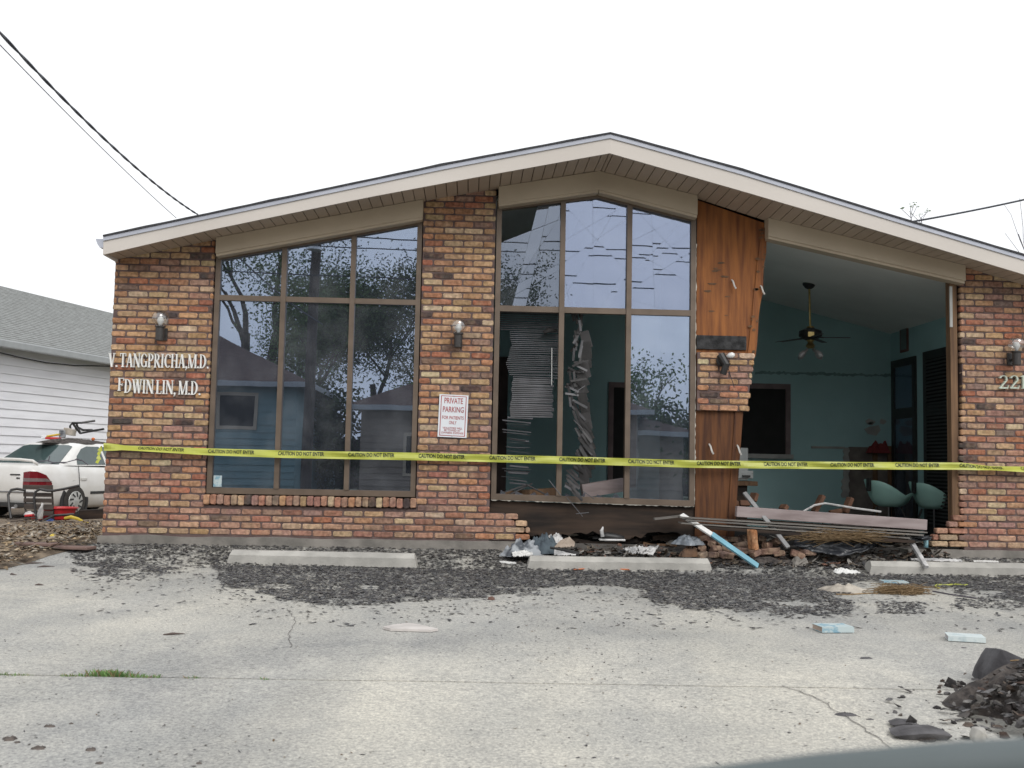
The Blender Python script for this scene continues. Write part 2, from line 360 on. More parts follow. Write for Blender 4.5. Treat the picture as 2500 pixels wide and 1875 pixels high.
# ------------------------------------------------------------------ roof lines
def Yf(x): return -(0.37 + .41*(1-abs(x-4.69)/4.9))          # the prow: overhang deepest at the ridge
def at_prow(uv):
    Y = -.6
    for _ in range(12):
        p = at(uv, Y); Y = Yf(p.x)
    return at(uv, Y)
ZS = [(at(q).x, at(q).z) for q in [(282, 634), (518, 587), (1100, 479), (1458, 422), (1698, 482), (1880, 541), (2356, 652), (2500, 696)]]
ZFB = [(at_prow(q).x, at_prow(q).z) for q in [(251, 622), (500, 564), (892, 483), (1100, 444), (1489, 374), (1800, 463), (2200, 580), (2500, 670)]]
ZFT = [(at_prow(q).x, at_prow(q).z) for q in [(247, 577), (1100, 398), (1491, 325), (1800, 411), (2200, 534), (2500, 623)]]
APX = ZFB[4][0]
def zs(x): return interp(x, ZS)
def zfb(x): return interp(x, ZFB)
def zft(x): return interp(x, ZFT)
XL, XR = ZFB[0][0], 9.95
def zsoff(x, y):                                            # soffit height between wall and fascia
    t = min(1, max(0, y/Yf(x))); return zs(x)*(1-t) + (zfb(x)+.015)*t

# ------------------------------------------------------------------ brick work
PAL_T = [(.56, .42, .265), (.51, .345, .205), (.48, .295, .165), (.45, .235, .135), (.40, .165, .10), (.38, .25, .18), (.60, .475, .33), (.22, .145, .115), (.065, .057, .058), (.50, .31, .175)]
PAL_W = [3.6, 5, 5, 5, 4.6, 3, 1.6, 2, 1.4, 4.6]
BIAS = 0.0
PAL_R = [(.43, .23, .165), (.39, .19, .135), (.46, .28, .195), (.38, .22, .17), (.50, .36, .25), (.40, .25, .20), (.33, .17, .13), (.22, .155, .135)]
PAL_RW = [5, 4, 4, 3, 2.2, 3, 2, .8]
def brick_col(z):
    t = min(1, max(0, (1.35-z)/1.0))
    if rnd.random() < max(.8*t, BIAS): c = rnd.choices(PAL_R, PAL_RW)[0]
    else: c = rnd.choices(PAL_T, PAL_W)[0]
    k = rnd.uniform(.78, 1.08); return tuple(x*k*rnd.uniform(.94, 1.06) for x in c)
def one_brick(mb, x0, x1, z0, z1, y=0.0, dep=.07, c=None, j=.0022, m=0):
    c = c or brick_col(z0); r = .009
    jj = lambda: rnd.uniform(-j, j)
    def octo(i, yy):
        a = r*1.15; X0, X1, Z0, Z1 = x0+i, x1-i, z0+i, z1-i
        return [(X0+a+jj(), yy+jj(), Z0+jj()), ((X0+X1)/2, yy+jj(), Z0+jj()*1.4), (X1-a+jj(), yy+jj(), Z0+jj()), (X1+jj(), yy+jj(), Z0+a), (X1+jj(), yy+jj(), Z1-a), (X1-a+jj(), yy+jj(), Z1+jj()),
                ((X0+X1)/2, yy+jj(), Z1+jj()*1.4), (X0+a+jj(), yy+jj(), Z1+jj()), (X0+jj(), yy+jj(), Z1-a), (X0+jj(), yy+jj(), Z0+a)]
    tilt = rnd.uniform(-.002, .003)
    A = octo(.006, y+tilt); B = octo(0, y+.008+tilt); D = octo(0, y+dep)
    n = 10; fs = [tuple(range(n))]
    for k in range(n):
        fs += [(k, k+n, (k+1) % n+n, (k+1) % n), (k+n, k+2*n, (k+1) % n+2*n, (k+1) % n+n)]
    mb.mesh(A+B+D, fs, m, c)
CH, BL, ZB = .0677, .2032, .132
def course(mb, k, xl, xr, off=0, z0=ZB, y=0.0, dep=.07):
    zz = z0+k*CH; o = (BL/2 if k % 2 else 0)+off
    i = math.floor((xl-o)/BL)
    while o+i*BL < xr:
        a, b = max(o+i*BL, xl)+.006, min(o+(i+1)*BL, xr)-.006; i += 1
        if b-a < .03: continue
        if b-a > .12: b += rnd.uniform(-.004, .003)
        one_brick(mb, a, b, zz+.0068+rnd.uniform(-.0018, .0018), zz+CH-.0068, y, dep)

# ------------------------------------------------------------------ building
B = thing('brick_office', (4.0, 2.0, 0.0), 'low gabled brick office with broken front and missing wall on its right side', 'building')
FL, FR = -.217, 9.95
pier = MB()                                                  # brick facade left of the break, with the steps it broke off in
nt_ = int((4.2-ZB)/CH)
STEP = [(0, 4.05), (1, 4.05), (2, 4.02), (3, 3.93), (4, 3.80)]
W1L, W1R, W1B = .79, 2.878, .545
P2R = 3.642
for k in range(nt_):
    z = ZB+k*CH
    jl = rnd.uniform(-.006, .004)
    if z+CH < .435:
        xr = P2R
        for kk, xx in STEP:
            if kk == k: xr = xx
        course(pier, k, FL+jl, xr, off=.03)
    else:
        if z < zs(W1L)+.02: course(pier, k, FL+jl, W1L-.004, off=.03)
        if z < zs(P2R)+.02: course(pier, k, W1R+.004, P2R-.004, off=.055)
n_ = 31                                                       # rowlock sill under the left window
for i in range(n_):
    x0 = W1L-.02 + i*(W1R-W1L+.04)/n_
    dz = rnd.uniform(-.006, .004)
    one_brick(pier, x0+.004, x0+(W1R-W1L+.04)/n_-.005, .437+dz, .535+dz, -.034, .16, c=brick_col(rnd.uniform(.3, 1.3)))
pier.prism([(FL+.008, .1), (P2R-.01, .1), (P2R-.01, .43), (FL+.008, .43)], .009, .11, 1)
pier.prism([(P2R-.01, .13), (3.9, .13), (3.9, .3), (3.78, .4), (P2R-.01, .4)], .0095, .11, 1)
pier.prism([(FL+.008, .43), (W1L-.012, .43), (W1L-.012, zs(W1L)), (FL+.008, zs(FL)+.005)], .009, .11, 1)
pier.prism([(W1R+.012, .43), (P2R-.012, .43), (P2R-.012, zs(P2R)+.02), (W1R+.012, zs(W1R)+.02)], .009, .11, 1)
pier.box(W1L-.02, W1R+.02, -.02, .06, .45, .5, 1)
pier.build('brick_wall', [M_BRICK, M_MORTAR], B)
BIAS = .38
rp = MB()                                                    # brick facade on the right, past the hole
P3L = 8.495
STEP2 = [(0, at(r2(1600, 1000)).x), (1, at(r2(1610, 980)).x), (2, at(r2(1635, 940)).x), (3, at(r2(1715, 900)).x), (4, at(r2(1745, 860)).x)]
for k in range(nt_):
    z = ZB+k*CH
    xl = P3L+rnd.uniform(-.008, .004) - .03*math.sin(z*2.0)*(z < 2)
    for kk, xx in STEP2:
        if kk == k: xl = xx
    if z < zs(P3L)+.02: course(rp, k, xl, FR, off=.02)
rp.prism([(P3L+.02, .1), (FR, .1), (FR, zs(FR)+.02), (P3L+.02, zs(P3L)+.02)], .009, .11, 1)
rp.build('brick_wall', [M_BRICK, M_MORTAR], B); BIAS = .15
sw = MB()                                                    # side wall, left of the building
sw.box(FL+.004, FL+.1, .11, 8, .0, zs(FL)); sw.build('side_wall', M_MORTAR, B)
fd = MB()                                                    # foundation ledge
for a, b, h in ((FL-.02, 3.95, .118), (3.95, 7.9, .03), (7.9, FR, .112)):
    n = 26; top = []
    for i in range(n+1):
        x = a+(b-a)*i/n; top.append((x, h+nz3((x*2.3, 0, 0))*.018))
    fd.prism([(a, -.2)]+[(b, -.2)]+list(reversed(top)), -.05 if h > .1 else -.09, .3)
fd.build('foundation', M_FOUND, B)
# soffit boards, with a shadow gap between them
sf = MB(); bw = .1075; x = XL
while x < XR-.01:
    segs = [(x, min(x+bw, XR))]
    if x < APX < x+bw: segs = [(x, APX), (APX, min(x+bw, XR))]
    for a, b in segs:
        a_, b_ = a+.004, b-.004
        sf.mesh([(a_, Yf(a_)+.012, zfb(a_)+.015), (b_, Yf(b_)+.012, zfb(b_)+.015), (b_, .02, zs(b_)), (a_, .02, zs(a_)),
                 (a_, Yf(a_)+.012, zfb(a_)+.03), (b_, Yf(b_)+.012, zfb(b_)+.03), (b_, .02, zs(b_)+.015), (a_, .02, zs(a_)+.015)], MB.BF)
        sf.face([(a, Yf(a)+.012, zfb(a)+.034), (b, Yf(b)+.012, zfb(b)+.034), (b, .03, zs(b)+.019), (a, .03, zs(a)+.019)], 1)
    x += bw
sf.build('soffit', [M_SOFFIT, M_GROOVE], B)
xs_ = sorted(set([XL+i*(APX-XL)/24 for i in range(25)] + [APX+i*(XR-APX)/24 for i in range(25)]))
def strip(mb, f0, f1, y0, y1, m=0):                          # band that follows the rake
    for a, b in zip(xs_[:-1], xs_[1:]):
        mb.mesh([(a, Yf(a)+y0, f0(a)), (b, Yf(b)+y0, f0(b)), (b, Yf(b)+y1, f0(b)), (a, Yf(a)+y1, f0(a)),
                 (a, Yf(a)+y0, f1(a)), (b, Yf(b)+y0, f1(b)), (b, Yf(b)+y1, f1(b)), (a, Yf(a)+y1, f1(a))], MB.BF, m)
fa = MB(); strip(fa, zfb, lambda x: zft(x)-.05, 0, .02)
fa.box(XL, XL+.02, Yf(XL)+.022, 8, zfb(XL), zft(XL)-.03)
fa.build('fascia', M_FASCIA, B)
dr = MB(); strip(dr, lambda x: zft(x)-.052, lambda x: zft(x)-.012, -.014, .018); dr.build('drip_edge', M_DRIP, B)
ro = MB()
wob = {x: nz3((x*3.1, 5, 0))*.006 for x in xs_}
for a, b in zip(xs_[:-1], xs_[1:]):
    t0, t1 = zft(a)+wob[a], zft(b)+wob[b]
    ro.mesh([(a, Yf(a)-.026, zft(a)-.011), (b, Yf(b)-.026, zft(b)-.011), (b, 8.3, zft(b)-.011), (a, 8.3, zft(a)-.011), (a, Yf(a)-.026, t0+.006), (b, Yf(b)-.026, t1+.006), (b, 8.3, t1+.006), (a, 8.3, t0+.006)], MB.BF)
roof = ro.build('roof', M_SHINGLE, B)
gt = MB(); gx, gzz = XL, zft(XL)-.03
prof = [(0, 0), (-.075, 0), (-.075, -.012), (-.06, -.05), (-.035, -.085), (0, -.088)]
pts0 = [(gx+p[0]-.002, Yf(XL)+.01, gzz+p[1]) for p in prof]; pts1 = [(gx+p[0]-.002, 8, gzz+p[1]) for p in prof]
n = len(prof); gt.mesh(pts0+pts1, [tuple(range(n)), tuple(range(n, 2*n))]+[(i, i+1, i+1+n, i+n) for i in range(1, n-1)]+[(n-1, 0, n, 2*n-1)])
gt.build('gutter', M_DRIP, B)
sl = MB(); sl.mesh([(XL+.001, Yf(XL)+.022, zfb(XL)+.013), (FL-.0, .02, zs(FL)-.002), (FL, 8, zs(FL)-.002), (XL+.001, 8, zfb(XL)+.013)], [(0, 1, 2, 3)]); sl.build('side_soffit', M_SOFFIT, B, fix=False)
# header trims
def trim(pts, name='header_trim', x0=None, x1=None, soot=False):
    q = [at(p, -.10) for p in pts]; mb = MB()
    for a, b in zip(q[:-1], q[1:]):
        ta, tb = zsoff(a.x, -.1)-.004, zsoff(b.x, -.1)-.004
        lip = .028
        mb.mesh([(a.x, -.10, a.z+lip), (b.x, -.10, b.z+lip), (b.x, .05, b.z+lip), (a.x, .05, a.z+lip), (a.x, -.10, ta), (b.x, -.10, tb), (b.x, .05, tb+.02), (a.x, .05, ta+.02)], MB.BF)
        mb.mesh([(a.x+.004, -.085, a.z), (b.x-.004, -.085, b.z), (b.x-.004, .05, b.z), (a.x+.004, .05, a.z), (a.x+.004, -.085, a.z+lip+.001), (b.x-.004, -.085, b.z+lip+.001), (b.x-.004, .05, b.z+lip+.001), (a.x+.004, .05, a.z+lip+.001)], MB.BF)
    return mb.build(name, M_TRIM, B)
trim([(525.6, 625), (1032, 535)])
trim([(1217, 503), z5(1145, 534), (1703, 531)])
trim([(1876, 582), (2358, 692)])
# ---- left window
def wtop1(x): return 2.952 + .2085*(x-.79)
fr = MB(); yF0, yF1 = .028, .10
def frame_col(mb, x0, x1, z0, zt_a, zt_b, y0=yF0, y1=yF1): mb.prism([(x0, z0), (x1, z0), (x1, zt_b), (x0, zt_a)], y0, y1)
win = MB()
frame_col(win, W1L, W1L+.05, W1B, wtop1(W1L)+.03, wtop1(W1L+.05)+.03)
frame_col(win, W1R-.05, W1R, W1B, wtop1(W1R-.05)+.03, wtop1(W1R)+.03)
win.box(W1L+.05, W1R-.05, yF0, yF1, W1B, W1B+.06)
win.prism([(W1L+.05, wtop1(W1L+.05)-.045), (W1R-.05, wtop1(W1R-.05)-.045), (W1R-.05, wtop1(W1R-.05)+.03), (W1L+.05, wtop1(W1L+.05)+.03)], yF0, yF1)
WA = win.build('window', M_BRONZE, B)
md = [(1.458, 1.508), (2.158, 2.208)]
for a, b in md:
    q = MB(); frame_col(q, a, b, W1B+.06, wtop1(a)-.045, wtop1(b)-.045, yF0-.012, yF1-.002); q.build('mullion', M_BRONZE, WA)
cols = [(W1L+.05, md[0][0]), (md[0][1], md[1][0]), (md[1][1], W1R-.05)]
for a, b in cols:
    q = MB(); q.box(a, b, yF0+.003, yF1-.004, 2.502, 2.556); q.build('transom', M_BRONZE, WA)
    q = MB(); q.box(a, b, .062, .068, W1B+.06, 2.502); q.build('pane', M_GLASS, WA)
    q = MB(); q.prism([(a, 2.556), (b, 2.556), (b, wtop1(b)-.045), (a, wtop1(a)-.045)], .062, .068); q.build('pane', M_GLASS, WA)
# ---- middle window, panes cracked and missing
W2L, W2R = 3.644, 5.722
def wb2(x): return .535 - .0155*(x-W2L)
APW = at(z5(1145, 540)).x
TW = [(W2L, at(z5(355, 640)).z+.01), (APW, at(z5(1145, 545)).z+.01), (W2R, at(z5(1900, 735)).z+.01)]
def wtop2(x): return interp(x, TW)
win = MB()
win.prism([(W2L, wb2(W2L)), (W2L+.052, wb2(W2L)), (W2L+.052, wtop2(W2L+.05)+.05), (W2L, wtop2(W2L)+.05)], yF0, yF1)
win.prism([(W2R-.052, wb2(W2R)), (W2R, wb2(W2R)), (W2R, wtop2(W2R)+.05), (W2R-.052, wtop2(W2R-.05)+.05)], yF0, yF1)
win.prism([(W2L+.052, wb2(W2L)), (W2R-.052, wb2(W2R)), (W2R-.052, wb2(W2R)+.06), (W2L+.052, wb2(W2L)+.06)], yF0, yF1)
for a, b in ((W2L+.052, APW), (APW, W2R-.052)):
    win.prism([(a, wtop2(a)-.05), (b, wtop2(b)-.05), (b, wtop2(b)+.05), (a, wtop2(a)+.05)], yF0, yF1)
WBn = win.build('window', M_BRONZE, B)
ck = MB(); n = 90                                             # ragged line of old caulk round the loosened frame
tp = [(W2L+(W2R-W2L)*i/n, wb2(W2L+(W2R-W2L)*i/n)-.0005) for i in range(n+1)]
bt_ = [(x, z-.002-max(0, rnd.gauss(.003, .004))) for x, z in tp]
ck.prism(tp+list(reversed(bt_)), yF0+.004, .05)
ck.build('caulk', M_CAULK, WBn)
ck = MB(); tp = [(W2R+.0005, .52+2.7*i/n) for i in range(n+1)]
ck.prism(tp+[(x+.002+max(0, rnd.gauss(.003, .004)), z) for x, z in reversed(tp)], yF0+.004, .05)
ck.build('caulk', M_CAULK, WBn)
mA, mB_ = (4.305, 4.358), (5.0, 5.052)
for a, b in (mA, mB_):
    q = MB(); q.prism([(a, wb2(a)+.06), (b, wb2(b)+.06), (b, wtop2(b)-.05), (a, wtop2(a)-.05)], yF0-.012, yF1-.002); q.build('mullion', M_BRONZE, WBn)
cols2 = [(W2L+.052, mA[0]), (mA[1], mB_[0]), (mB_[1], W2R-.052)]
TR2 = (2.462, 2.522)
for a, b in cols2:
    q = MB(); q.box(a, b, yF0+.003, yF1-.004, *TR2); q.build('transom', M_BRONZE, WBn)
def clip(poly, p, n):
    out = []; L_ = len(poly)
    for i in range(L_):
        a, b = poly[i], poly[(i+1) % L_]; da = (a[0]-p[0])*n[0]+(a[1]-p[1])*n[1]; db = (b[0]-p[0])*n[0]+(b[1]-p[1])*n[1]
        if da >= 0: out.append(a)
        if (da >= 0) != (db >= 0):
            t = da/(da-db); out.append((a[0]+(b[0]-a[0])*t, a[1]+(b[1]-a[1])*t))
    return out
def shards(poly, cuts):
    ps = [poly]
    for p, ang in cuts:
        n = (math.cos(ang), math.sin(ang)); nn = (-n[0], -n[1]); new = []
        for q in ps:
            for s_ in (clip(q, p, n), clip(q, p, nn)):
                if len(s_) > 2: new.append(s_)
        ps = new
    return ps
def shard_pane(poly, ncut, tilt, material, drop=None, gap=.0022, seed=1, y=.064):
    r = random.Random(seed); xs2 = [p[0] for p in poly]; zs2 = [p[1] for p in poly]
    cuts = [((r.uniform(min(xs2), max(xs2)), r.uniform(min(zs2), max(zs2))), r.choice([r.uniform(.5, 1.1), r.uniform(2.0, 2.7), r.uniform(0, PI)])) for _ in range(ncut)]
    mb = MB()
    for s_ in shards(poly, cuts):
        cx_ = sum(p[0] for p in s_)/len(s_); cz_ = sum(p[1] for p in s_)/len(s_)
        if drop and drop(cx_, cz_): continue
        ax, az = r.gauss(0, tilt), r.gauss(0, tilt)
        ps = []
        for px, pz in s_:
            dx, dz = px-cx_, pz-cz_; L_ = math.hypot(dx, dz) or 1; k = max(0, 1-gap/L_)
            ps.append((cx_+dx*k, cz_+dz*k, y + dx*k*ax + dz*k*az))
        n = len(ps)
        mb.mesh([(p[0], p[2], p[1]) for p in ps]+[(p[0], p[2]+.005, p[1]) for p in ps], [tuple(range(n)), tuple(reversed(range(n, 2*n)))]+[(i, i+n, (i+1) % n+n, (i+1) % n) for i in range(n)])
    return mb.build('pane', material, WBn)
def upoly(a, b):
    pts = [(a, TR2[1]), (b, TR2[1]), (b, wtop2(b)-.05)]
    if a < APW < b: pts.append((APW, wtop2(APW)-.05))
    return pts+[(a, wtop2(a)-.05)]
a, b = cols2[0]
p0 = shard_pane(upoly(a, b), 6, .02, M_GLASSL, drop=lambda x, z: (z > 3.36 and x < a+.2) or (z < 2.62 and x < a+.42 and x > a+.22), seed=4)
p0['label'] = 'upper left pane broken into tilted shards with missing pieces'
shard_pane(upoly(*cols2[1]), 8, .0035, M_GLASSC, seed=9, gap=.0012)
shard_pane(upoly(*cols2[2]), 8, .0035, M_GLASSC, seed=23, gap=.0012)
a, b = cols2[2]
q = MB(); q.prism([(a, wb2(a)+.06), (b, wb2(b)+.06), (b, TR2[0]), (a, TR2[0])], .062, .068); q.build('pane', M_GLASSW, WBn)
for a, b in cols2[:2]:                                       # last teeth of the missing panes
    for i in range(4):
        q = MB(); x = a+.04+(b-a-.16)*i/3; q.prism([(x, wb2(x)+.06), (x+rnd.uniform(.04, .1), wb2(x)+.06), (x+rnd.uniform(.0, .06), wb2(x)+.06+rnd.uniform(.02, .05))], .063, .067)
        q.build('glass_shard', M_GLASSC, WBn)
# ---- wood behind the lost brick
pw = MB()
PT = [(at(vw(1512, 440)).x, at(vw(1512, 440)).z), (at(vw(1662, 472)).x, at(vw(1662, 472)).z), (at(vw(1632, 770)).x, at(vw(1632, 770)).z), (at(vw(1610, 890)).x, at(vw(1610, 890)).z)]
pw.prism([(W2R+.012, 1.55), (PT[3][0]+.02, 1.55), (PT[2][0], PT[2][1]), (PT[1][0], zs(PT[1][0])-.02), (W2R+.012, zs(W2R)-.01)], .045, .065)
pwo = pw.build('plywood_sheet', M_PLY, B)
pe = MB(); e0, e1 = Vector((PT[1][0]-.08, .04, zs(PT[1][0])-.06)), Vector((PT[2][0]-.075, .04, PT[2][1]))
n = 10; pL = [e0.lerp(e1, i/n) for i in range(n+1)]
pe.prism([(p.x+rnd.uniform(-.008, .008), p.z) for p in pL]+[(p.x+.085+rnd.uniform(-.012, .008), p.z) for p in reversed(pL)], .030, .043)
pe.build('plywood_strip', M_PLY, pwo)
M_SMEAR = mat('old_smear', (.16, .085, .045), .95, c2=(.08, .05, .03), scale=20)
for i in range(30):                                          # smears of old mortar and glue left on the sheet
    sm = MB()
    if i < 20:
        p = e0.lerp(e1, rnd.random()); x, z, s_, sq, yy = p.x+rnd.uniform(0, .07), p.z, rnd.uniform(.012, .03), .7, .026
    else: x, z, s_, sq, yy = rnd.uniform(W2R+.1, 6.1), rnd.uniform(2.3, 3.3), rnd.uniform(.02, .06), .35, .042
    sm.prism([(x+math.cos(k)*s_*rnd.uniform(.6, 1.2), z+math.sin(k)*s_*sq*rnd.uniform(.5, 1)) for k in (0, 1, 2, 3, 4, 5)], yy, yy+.0029)
    sm.build('mortar_smear', M_SMEAR, pwo)
for q_ in (r1(290, 578), r1(478, 615), r2(142, 395), r2(325, 400)):           # wall ties torn loose from the sheet
    p = at(q_, .03); sm = MB(); sm.tube([p+Vector((0, .02, .05)), p+Vector((.0, -.03, .03)), p+Vector((.015, -.045, -.03)), p+Vector((.03, -.04, -.05))], .010, 5)
    sm.build('wall_tie', mat('bright_tie', (.6, .58, .54), .6), pwo)
mt = MB(); a, b = at(r1(62, 910)), at(r1(388, 1010)); mt.box(W2R+.012, b.x, .02, .044, b.z, a.z); mt.build('tar_band', mat('tar_black', (.05, .05, .052), .9, c2=(.012, .012, .013), scale=14, detail=8, bump=.8, bscale=40), B, bevel=.004)
lb = MB(); lx0 = PT[3]; bt = at(vw(1586, 1112))
lb.prism([(W2R+.012, .12), (bt.x-.06, .12), (lx0[0]-.085, 1.60), (W2R+.012, 1.60)], .05, .07)
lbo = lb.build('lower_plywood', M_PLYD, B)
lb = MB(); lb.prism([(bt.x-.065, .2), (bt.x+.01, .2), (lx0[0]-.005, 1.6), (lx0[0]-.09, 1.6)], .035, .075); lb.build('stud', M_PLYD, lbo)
rm = MB(); rl = at(r1(58, 1045)); rb_ = at(r1(50, 1410)); kk0 = 0
zb0 = rb_.z; nco = 9
for k in range(nco):
    t = k/(nco-1); xr = (at(r1(405, 1410)).x)*(1-t) + at(r1(440, 1050)).x*t + rnd.uniform(-.006, .006)
    course(rm, k, W2R+.012, xr, off=.07, z0=zb0, y=-.005, dep=.05)
ztop = zb0+nco*CH
rm.prism([(W2R+.016, zb0+.006), (at(r1(403, 1410)).x-.02, zb0+.006), (at(r1(440, 1050)).x-.02, ztop-.004), (W2R+.016, ztop-.004)], .006, .043, 1)
rm.build('brick_remnant', [M_BRICK, M_MORTAR], B)
bs = MB(); n = 40; x1_ = W2R+.4                              # nearly black board under the window, its foot broken away
low = [(P2R-.01+(x1_-P2R+.01)*i/n, .19+.03*math.sin(i*.5)+rnd.uniform(-.022, .022)+.05*max(0, (i-26)/14)) for i in range(n+1)]
bs.prism(low+[(W2R+.4, .46), (W2R+.012, .5), (W2R, wb2(W2R)-.012), (P2R, wb2(P2R)-.012)], .085, .11); bs.build('base_board', M_BASEW, B)
bs = MB(); bs.prism([(P2R-.01, -.1), (8.4, -.1), (8.4, .12), (W2R+.4, .3), (W2R+.3, .5), (P2R, .5)], .34, .36); bs.build('void_dark_sheet', M_DARK, B)  # near-black sheet paints the dark of the gap under the board
for i in range(9):                                           # stubs of sill plate and blocking left in the void
    x = rnd.uniform(3.75, 5.9); z = rnd.uniform(.10, .22); a_ = rnd.uniform(-.25, .25); L_ = rnd.uniform(.12, .5)
    bs = MB(); bs.bar((x, .16+.1*rnd.random(), z), (x+L_*math.cos(a_), .14+.1*rnd.random(), z+L_*math.sin(a_)), rnd.uniform(.04, .09), rnd.uniform(.02, .05)); bs.build('broken_plate', M_BASEW if i % 3 else M_STUD, B)
st = MB(); st.box(8.405, 8.478, .03, .13, .2, zs(8.4)-.14); st.build('stud', M_STUD, B)
st = MB(); a, b = at(r1(1755, 590)), at(r1(1755, 858)); st.box(8.396, 8.424, .012, .029, b.z, a.z); st.build('white_strip', mat('grimy_white', (.48, .48, .46), .7), B)
hd = MB(); hd.prism([(at(r1(528, 150)).x-.02, zs(6.5)-.01), (8.5, zs(8.5)-.01), (8.5, zs(8.5)-.15), (at(r1(528, 150)).x-.02, zs(6.5)-.15)], .06, .16); hd.build('header_beam', M_STUD, B)
# ---- rooms behind
RW, BW, FLZ = 9.2, 3.5, .10
def ceil_z(x): return zs(x)-.05
it = MB()
it.prism([(3.3, -.1), (RW+.1, -.1), (RW+.1, ceil_z(RW)+.02), (4.67, ceil_z(4.67)+.02), (3.3, ceil_z(3.3)+.02)], BW, BW+.1); it.build('back_wall', M_TEAL, B)
it = MB(); it.box(RW, RW+.1, .12, BW, -.1, ceil_z(RW)+.02); RWo = it.build('right_wall', M_TEAL, B)
it = MB(); it.box(3.2, 3.3, .12, BW, -.1, ceil_z(3.3)); it.build('partition', M_BROWNW, B)
it = MB(); it.box(5.76, 5.86, .15, 2.2, -.1, ceil_z(5.8)); it.build('partition', M_TEAL, B)  # unseen wall added to block light from the big opening
it = MB(); it.box(3.31, 3.9, BW-.45, BW-.01, FLZ, 2.3); it.build('wall_panel', M_BROWNW, B)
it = MB()
for a, b in ((FL+.1, 4.676), (4.676, FR)):
    it.mesh([(a, .12, ceil_z(a)), (b, .12, ceil_z(b)), (b, 8, ceil_z(b)), (a, 8, ceil_z(a)), (a, .12, ceil_z(a)+.03), (b, .12, ceil_z(b)+.03), (b, 8, ceil_z(b)+.03), (a, 8, ceil_z(a)+.03)], MB.BF)
it.build('ceiling', M_CEIL, B)
it = MB(); it.box(FL+.1, 3.2, 3.2, 3.3, 0, 3.8); it.build('inner_wall', M_BROWNW, B)
it = MB(); it.box(FL+.1, FR, .15, 8, -.2, FLZ); it.build('floor', mat('floor_slab', (.13, .12, .11), .9, scale=3), B)
it = MB(); it.box(FL, FR, 8, 8.1, -.1, 4); it.build('rear_wall', M_MORTAR, B)
# opening in the back wall with frame, and the inner door seen through the middle window
def opening(p0, p1, fw_=.07, name='wall_opening', sill=True):
    a, b = at(p0, BW), at(p1, BW); q = MB(); q.box(a.x, b.x, BW-.004, BW+.02, b.z, a.z)
    o = q.build(name, M_DARK, B); f = MB()
    f.box(a.x-fw_, a.x, BW-.03, BW+.02, b.z, a.z+fw_); f.box(b.x, b.x+fw_, BW-.03, BW+.02, b.z, a.z+fw_); f.box(a.x, b.x, BW-.03, BW+.02, a.z, a.z+fw_)
    f.build('opening_frame', mat('faded_frame', (.20, .15, .15), .8), o)
    if sill: f = MB(); f.box(a.x-fw_-.03, b.x+fw_+.03, BW-.06, BW+.02, b.z-.06, b.z); f.build('sill', mat('pale_sill', (.42, .42, .40), .8), o)
opening(r1(330, 1262), (r2(638, 430)))  # near-black panel on the wall paints the darkness of the room beyond
opening(z6(1100, 650), z6(1230, 1420), name='inner_door', sill=False)
# exposed wall core and torn plasterboard
q = MB(); a, b = at(r2(1055, 380), BW), at(r2(1360, 800), BW); q.box(a.x, b.x, BW-.012, BW+.02, FLZ, a.z); eo = q.build('exposed_wall_core', mat('bare_block', (.20, .175, .155), .95, c2=(.12, .1, .09), scale=6), B)
q = MB(); q.bar((at(r2(1225, 400), BW).x, BW-.03, FLZ), (at(r2(1225, 400), BW).x, BW-.03, a.z-.03), .06, .03, (0, 1, 0)); q.bar((b.x-.05, BW-.03, FLZ), (b.x-.05, BW-.03, a.z+.02), .10, .03, (0, 1, 0)); q.build('stud', M_STUD, eo)
q = MB(); n = 16
pl = [at(r2(1030-14*abs(math.sin(i*1.7))-(12 if i > 9 else 0), 385+i*22), BW) for i in range(n)]; pr = [at(r2(1056+6*math.sin(i*2.1), 385+i*22), BW) for i in range(n)]
q.prism([(p.x, p.z) for p in pl]+[(p.x, p.z) for p in reversed(pr)], BW-.018, BW-.002); a2 = at(r2(810, 375), BW); q.box(a2.x, at(r2(1030, 380), BW).x, BW-.02, BW-.002, a2.z-.03, a2.z)
q.build('torn_plasterboard', mat('pale_plaster', (.40, .40, .38), .9), eo)
for cx_, cy_, s_ in ((1205, 215, 14), (1225, 270, 22), (1200, 225, 8), (1280, 215, 12)):
    p = at(r2(cx_, cy_), BW); ss = s_*.0055; q = MB()
    q.prism([(p.x+math.cos(k)*ss*rnd.uniform(.6, 1.3), p.z+math.sin(k)*ss*.6*rnd.uniform(.5, 1.2)) for k in (0, 1, 2, 3, 4, 5)], BW-.006, BW-.001)
    q.build('paint_chip', mat('pale_plaster', (.4, .4, .38)), eo)
q = MB(); a = at(r1(440, 1140), BW); b = at(r1(1380, 1160), BW); n = 70
up_ = [(a.x+(b.x-a.x)*i/n, a.z-.02+rnd.uniform(-.014, .014)) for i in range(n+1)]
q.prism(up_+[(x, a.z-.055+rnd.uniform(-.012, .012)) for x, z in reversed(up_)], BW-.004, BW-.001)
q.build('water_line', mat('water_stain', (.20, .32, .32), .9), eo)
